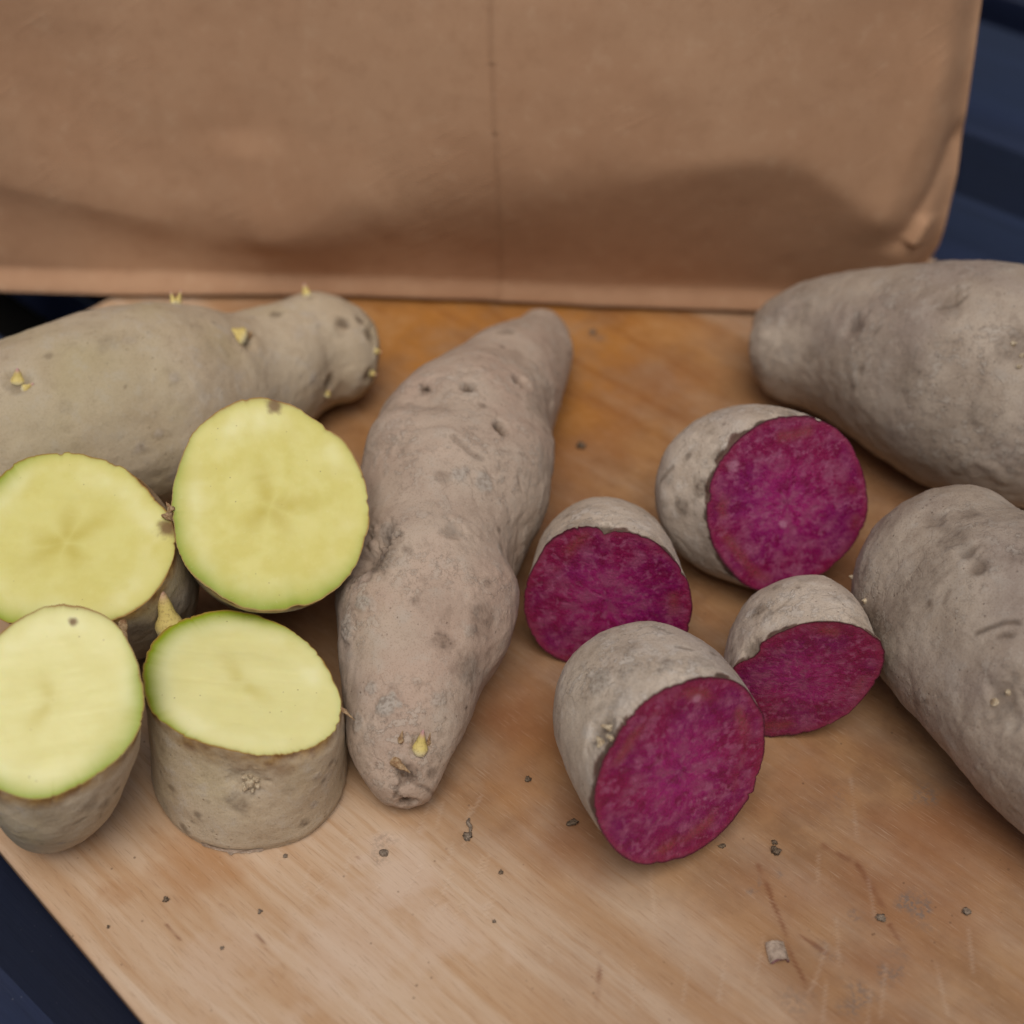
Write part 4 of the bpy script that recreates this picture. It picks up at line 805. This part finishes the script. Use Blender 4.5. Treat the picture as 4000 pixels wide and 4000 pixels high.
# ---- yellow pieces
YM = ('skin_yellow', 'flesh_yellow'); GY = 'cut yellow potato pieces'
NRM['Y1'] = view_normal(1058, 1970, 11, 0.5, -0.85)
y1 = cut_potato('Y1', 'yellow_potato_piece', dict(a=-0.06, b=-0.12, L=2.5, sw=-0.30, q=2.2, round=0.7), YM, 71, [('stain', 830, 2330, 3, .5)], [(*za([(1385, 752)])[0], 2.6), (*za([(1852, 1100)])[0], .8)], 'yellow fleshed potato piece with a brown eye at the top of its cut', GY, green=(-0.6, 1.0, 1.0, 2.4), arms=4)
y2 = cut_potato('Y2', 'yellow_potato_piece', dict(a=0.16, b=0.0, L=2.0, sw=-0.06, q=3.0, round=0.5), YM, 72, [('stain', *za([(700, 1880)])[0], 4, .4)], [(*za([(842, 1372)])[0], 3.0)], 'yellow fleshed potato piece with a brown eye at the right of its cut', GY, green=(-1, 0.4, 0.9, 2.6), arms=5, pale=0.12)
y3 = cut_potato('Y3', 'yellow_potato_piece', dict(a=-0.318, b=-0.473, L=2.30, sw=-0.048, q=1.587+0.4, round=0.1), YM, 73, [('stain', *zb([(450, 1220)])[0], 3, 0.3), ('stain', *zb([(520, 1210)])[0], 2.5, .4), ('scar', zb([(380, 1310), (430, 1280)]), .8, .15, .4), ('stain', *zb([(200, 1250)])[0], 5, .2)], [(*zb([(370, 300)])[0], 1.4)], 'yellow fleshed potato piece nearest the front left corner, tilted up with a green lower rim', GY, green=(0.5, 1.0, 1.0, 2.4), arms=2, pale=0.5)
def y4_par():
    o = closed_curve(FACE['Y4'], 120); d = np.array([-0.039, -0.041, -1.0]); Rr = 0.0206; z = 0.0296
    for _ in range(6):
        par = dict(axis=d, L=z/Rr*np.linalg.norm(d), sw=0.105, flat=1, end=(0, 0, 1), round=0.75)
        F3, C, Rr, G = cut_body(o, NRM['Y4'], 0.336, par, 8, 120); z = C[2]
    return par
y4 = cut_potato('Y4', 'yellow_potato_piece', y4_par(), YM, 74, [('eye', *zb([(1255, 1105)])[0], 5.5, 0.9, 0.12), ('stain', *zb([(1195, 1195)])[0], 4, 0.4), ('stain', *zb([(1130, 1000)])[0], 4, 0.18), ('stain', *zb([(1520, 1295)])[0], 1.6, 0.5), ('stain', *zb([(1440, 1130)])[0], 2.4, 0.2), ('stain', *zb([(830, 1230)])[0], 3, .2), ('bulge', *zb([(1280, 1330)])[0], 12, 0.8)], [], 'upright yellow fleshed potato piece with a pointed sprout on its rim', GY, depth=0.336, green=(-0.9, -0.9, 1.0, 2.4), arms=2, pale=0.55)
q_ = y4[1][:260]; k_ = int(np.argmin(np.hypot(*(project(q_)-np.array(zb([(862, 300)])[0])).T))); p_ = q_[k_]; o_ = unit(p_-y4[3]['C'])
sprout(y4[0], p_ + o_*0.0010 - np.array([0, 0, 0.0045]), np.array([-0.10, 0.25, 1.0])+0.05*o_, 0.0155, 0.0030, seed=81, lump=0.2)
p_, n_ = on_surf(y4[1], y4[2], zb, 1255, 1100)
for k in range(7):
    a = k*0.9; q = unit(np.cross(n_, [0, 0, 1])); w_ = np.cross(n_, q)
    sprout(y4[0], p_ + 0.0013*(math.cos(a)*q+math.sin(a)*w_)*(k > 0) - n_*0.0003, n_+0.6*(math.cos(a)*q+math.sin(a)*w_)*(k > 0), 0.0019 if k else 0.0026, 0.0010 if k else 0.0015, 'eye_bud', mat='bud', seed=90+k, taper=0.6)
Vg = y4[1].reshape(110, 260, 3); px_ = project(Vg[-1]); k_ = np.where((px_[:, 0] > 790) & (px_[:, 0] < 1030) & (Vg[-1, :, 1] < y4[3]['C'][1]))[0]; k_ = k_[np.argsort(px_[k_, 0])]
ou = Vg[-1, k_]-y4[3]['C']; ou[:, 2] = 0; ou /= np.linalg.norm(ou, axis=1)[:, None]; tt_ = np.linspace(0, 1, len(k_)); jg = 0.15+0.85*np.clip(0.3+1.3*noise(np.stack([tt_*14, 0*tt_, 0*tt_], -1), 1.0, 3), 0, 1); en = np.sin(np.pi*tt_)
ra = Vg[-7, k_]+ou*0.00012; rb = Vg[-3, k_]+ou*(0.0002+0.0004*jg*en)[:, None]; rc = Vg[-1, k_]+ou*(0.0003+0.0009*jg*en)[:, None]; rc[:, 2] = 0.0004
mk('skin_flap', np.vstack([ra, rb, rc]), [grid_faces(3, len(k_), False)], M['peeling'], y4[0])
p_, n_ = on_surf(y4[1], y4[2], zb, 1716, 730); sprout(y4[0], p_, RT*0.7-UPV*0.9+0.3*n_, 0.0042, 0.00045, 'root_hair', mat='eye_scale', seed=99)
p_, n_ = on_surf(y2[1], y2[2], za, 842, 1312); sprout(y2[0], p_, UPV*0.6+RT*0.3, 0.0022, 0.0016, 'dry_scale', mat='eye_scale', seed=101)
p_, n_ = on_surf(y2[1], y2[2], za, 620, 1840); sprout(y2[0], p_, -UPV+0.2*RT+0.3*n_, 0.0060, 0.0010, 'dry_scale', mat='eye_scale', seed=102)
p_, n_ = on_surf(y1[1], y1[2], za, 955, 905); sprout(y1[0], p_, UPV-0.6*RT, 0.0026, 0.0008, 'dry_scale', mat='eye_scale', seed=103)

# ================================================================ crumbs on the board
def crumb(name, px, py, r, label, mat='soil', flat=0.7, seed=0, stretch=1.0, ang=0.0, cat='crumb', group='soil crumbs on the board', rough=0.75):
    c = at(px, py); rr = 0.72*r*np.dot(c-CAM, FW)/F; n, m = 12, 18
    ph = np.linspace(0, np.pi, n)[1:-1]; th = np.linspace(0, 2*np.pi, m, endpoint=False)
    D = np.stack([np.sin(ph)[:, None]*np.cos(th), np.sin(ph)[:, None]*np.sin(th), np.cos(ph)[:, None]+0*th], -1).reshape(-1, 3)
    D = np.vstack([D, [[0, 0, 1], [0, 0, -1]]])
    k = np.clip(1+rough*noise(D, 1.7, seed)+0.6*rough*noise(D, 4.1, seed+1)+0.3*rough*noise(D, 9.0, seed+2), 0.3, 2)
    V = D*k[:, None]*rr*np.array([stretch, 1, flat]); ca, sa = math.cos(ang), math.sin(ang)
    V = V @ np.array([[ca, sa, 0], [-sa, ca, 0], [0, 0, 1]])
    V[:, 2] -= V[:, 2].min(); V = V + np.array([c[0], c[1], -0.0001])
    nn = n-2
    o = mk(name, V-np.array([c[0], c[1], 0]), [grid_faces(nn, m), fan(np.arange(m), nn*m)[:, ::-1].copy(), fan((nn-1)*m+np.arange(m), nn*m+1)], M[mat])
    o.location = (float(c[0]), float(c[1]), 0); tag(o, label, cat, group); return o
crumb('soil_crumb', 2268, 1745, 19, 'dark round soil crumb between the long tan potato and the farthest purple half', seed=1)
crumb('soil_crumb', 2233, 3220, 21, 'dark soil crumb just left of the nearest purple half', seed=2)
crumb('soil_crumb', 1500, 3334, 25, 'flat grey round soil crumb in front of the long tan potato', 'soil_grey', 0.35, 3, rough=0.25)
crumb('soil_crumb', 3026, 3332, 22, 'dark jagged soil crumb right of the nearest purple half, larger of two', seed=4, rough=0.8)
crumb('soil_crumb', 3026, 3294, 12, 'smaller dark crumb just behind the jagged one right of the nearest purple half', seed=5)
crumb('soil_crumb', 1828, 3272, 21, 'seed shaped grey crumb touching the front of the curled root thread', 'soil_grey', 0.5, 6, 1.0, 0.1)
crumb('soil_crumb', 3773, 3566, 19, 'lone grey soil crumb nearest the right edge', 'soil_grey', 0.6, 7)
crumb('soil_crumb', 2063, 3047, 14, 'small soil crumb halfway between the long tan potato and the nearest purple half', seed=8)
crumb('soil_crumb', 1957, 3410, 12, 'tiny soil crumb right of the curled root thread', seed=9)
crumb('soil_crumb', 1015, 3563, 10, 'tiny grey crumb on the pale wood below the upright yellow piece', 'soil_grey', 0.6, 10)
crumb('soil_crumb', 648, 3518, 11, 'tiny oblong dark crumb on the pale wood near the front left yellow piece', seed=11, stretch=1.4, ang=0.4)
crumb('soil_crumb', 423, 3622, 7, 'black pinpoint crumb nearest the front left board edge', seed=12)
crumb('soil_crumb', 3440, 3588, 21, 'grey dusty soil crumb at the end of the brown scratch on the right', 'soil_grey', 0.4, 13)
crumb('soil_crumb', 2821, 3307, 10, 'tiny crumb beside the lower right rim of the nearest purple half', seed=14, stretch=1.5)
crumb('soil_crumb', 1115, 3345, 10, 'tiny brown crumb close to the foot of the upright yellow piece', 'soil_grey', 0.6, 15)
crumb('soil_crumb', 868, 3706, 9, 'tiny brown crumb nearest the bottom edge left of centre', 'soil_grey', 0.6, 16)
crumb('soil_crumb', 1931, 3600, 9, 'tiny crumb alone on the wood near the bottom centre', 'soil_grey', 0.6, 17)
crumb('soil_crumb', 2316, 1300, 17, 'blurred grey crumb far back beside the tip of the long tan potato', 'soil_grey', 0.4, 18)
def peel_fragment():
    c = at(3035, 3727); t = thing('peel_fragment', (c[0], c[1], 0), 'pale tan curled scrap of potato skin alone at the lower right', 'peel scrap')
    w, l = 0.0020, 0.0046; n, m = 14, 12; u = np.linspace(-1, 1, n); s = np.linspace(-1, 1, m); uu, ss = np.meshgrid(u, s, indexing='ij')
    def sheet(off):
        a = uu*1.15; x = np.sin(a)*(w+off); z = np.cos(a)*(w+off)*0.95; y = ss*l/2*(1+0.12*noise(np.stack([uu, ss*0, 0*uu], -1), 2, 5))
        G = np.stack([x, y, z], -1); G = G + 0.00022*fbm(G, 900, 2, 7)[..., None]
        G[..., 2] -= math.cos(1.15)*w*0.95 - 0.0004; a = 0.12; ca, sa = math.cos(a), math.sin(a)
        return np.stack([G[..., 0]*ca-G[..., 1]*sa, G[..., 0]*sa+G[..., 1]*ca, G[..., 2]], -1)+c
    A, B = sheet(0.0003), sheet(-0.0003)
    mk('outer_skin', A.reshape(-1, 3), [grid_faces(n, m, False)], M['peeling'], t)
    edge = np.concatenate([A[:, 0], A[-1, 1:], A[::-1, -1][1:], A[0, ::-1][1:-1]]); edge2 = np.concatenate([B[:, 0], B[-1, 1:], B[::-1, -1][1:], B[0, ::-1][1:-1]])
    k = len(edge); V = np.vstack([edge, edge2, B.reshape(-1, 3)]); mk('flesh_layer', V, [grid_faces(2, k), grid_faces(n, m, False)[:, ::-1].copy()+2*k], M['purple_scrap'], t)
M['purple_scrap'] = simple_material('purple_scrap', srgb(128, 84, 92), srgb(150, 120, 116), 900, 0.6)
peel_fragment()
def root_thread():
    pts = [at(1833, 3195, 0.0005), at(1828, 3212, 0.0007), at(1838, 3228, 0.0006), at(1836, 3250, 0.0004)]
    S = spline(np.array(pts), 20); th = np.linspace(0, 2*np.pi, 7, endpoint=False); T = np.gradient(S, axis=0); G = []
    for k in range(20):
        t = unit(T[k]); a = unit(np.cross(t, [0, 0, 1])); b = np.cross(a, t); r = 0.00045*(1-0.6*abs(k/19*2-1)**3)
        G.append(S[k]+r*(np.cos(th)[:, None]*a+np.sin(th)[:, None]*b))
    G = np.array(G); c = S[10]; V = G.reshape(-1, 3).copy(); V[:, 2] -= V[:, 2].min(); n = len(V); V = np.vstack([V, V[:7].mean(0), V[-7:].mean(0)])
    o = mk('root_thread', V-np.array([c[0], c[1], 0]), [grid_faces(20, 7), fan(np.arange(7), n)[:, ::-1].copy(), fan(np.arange(n-7, n), n+1)], M['soil_grey'])
    o.location = (c[0], c[1], 0); tag(o, 'short curled dark root thread in front of the long tan potato', 'root')
root_thread()
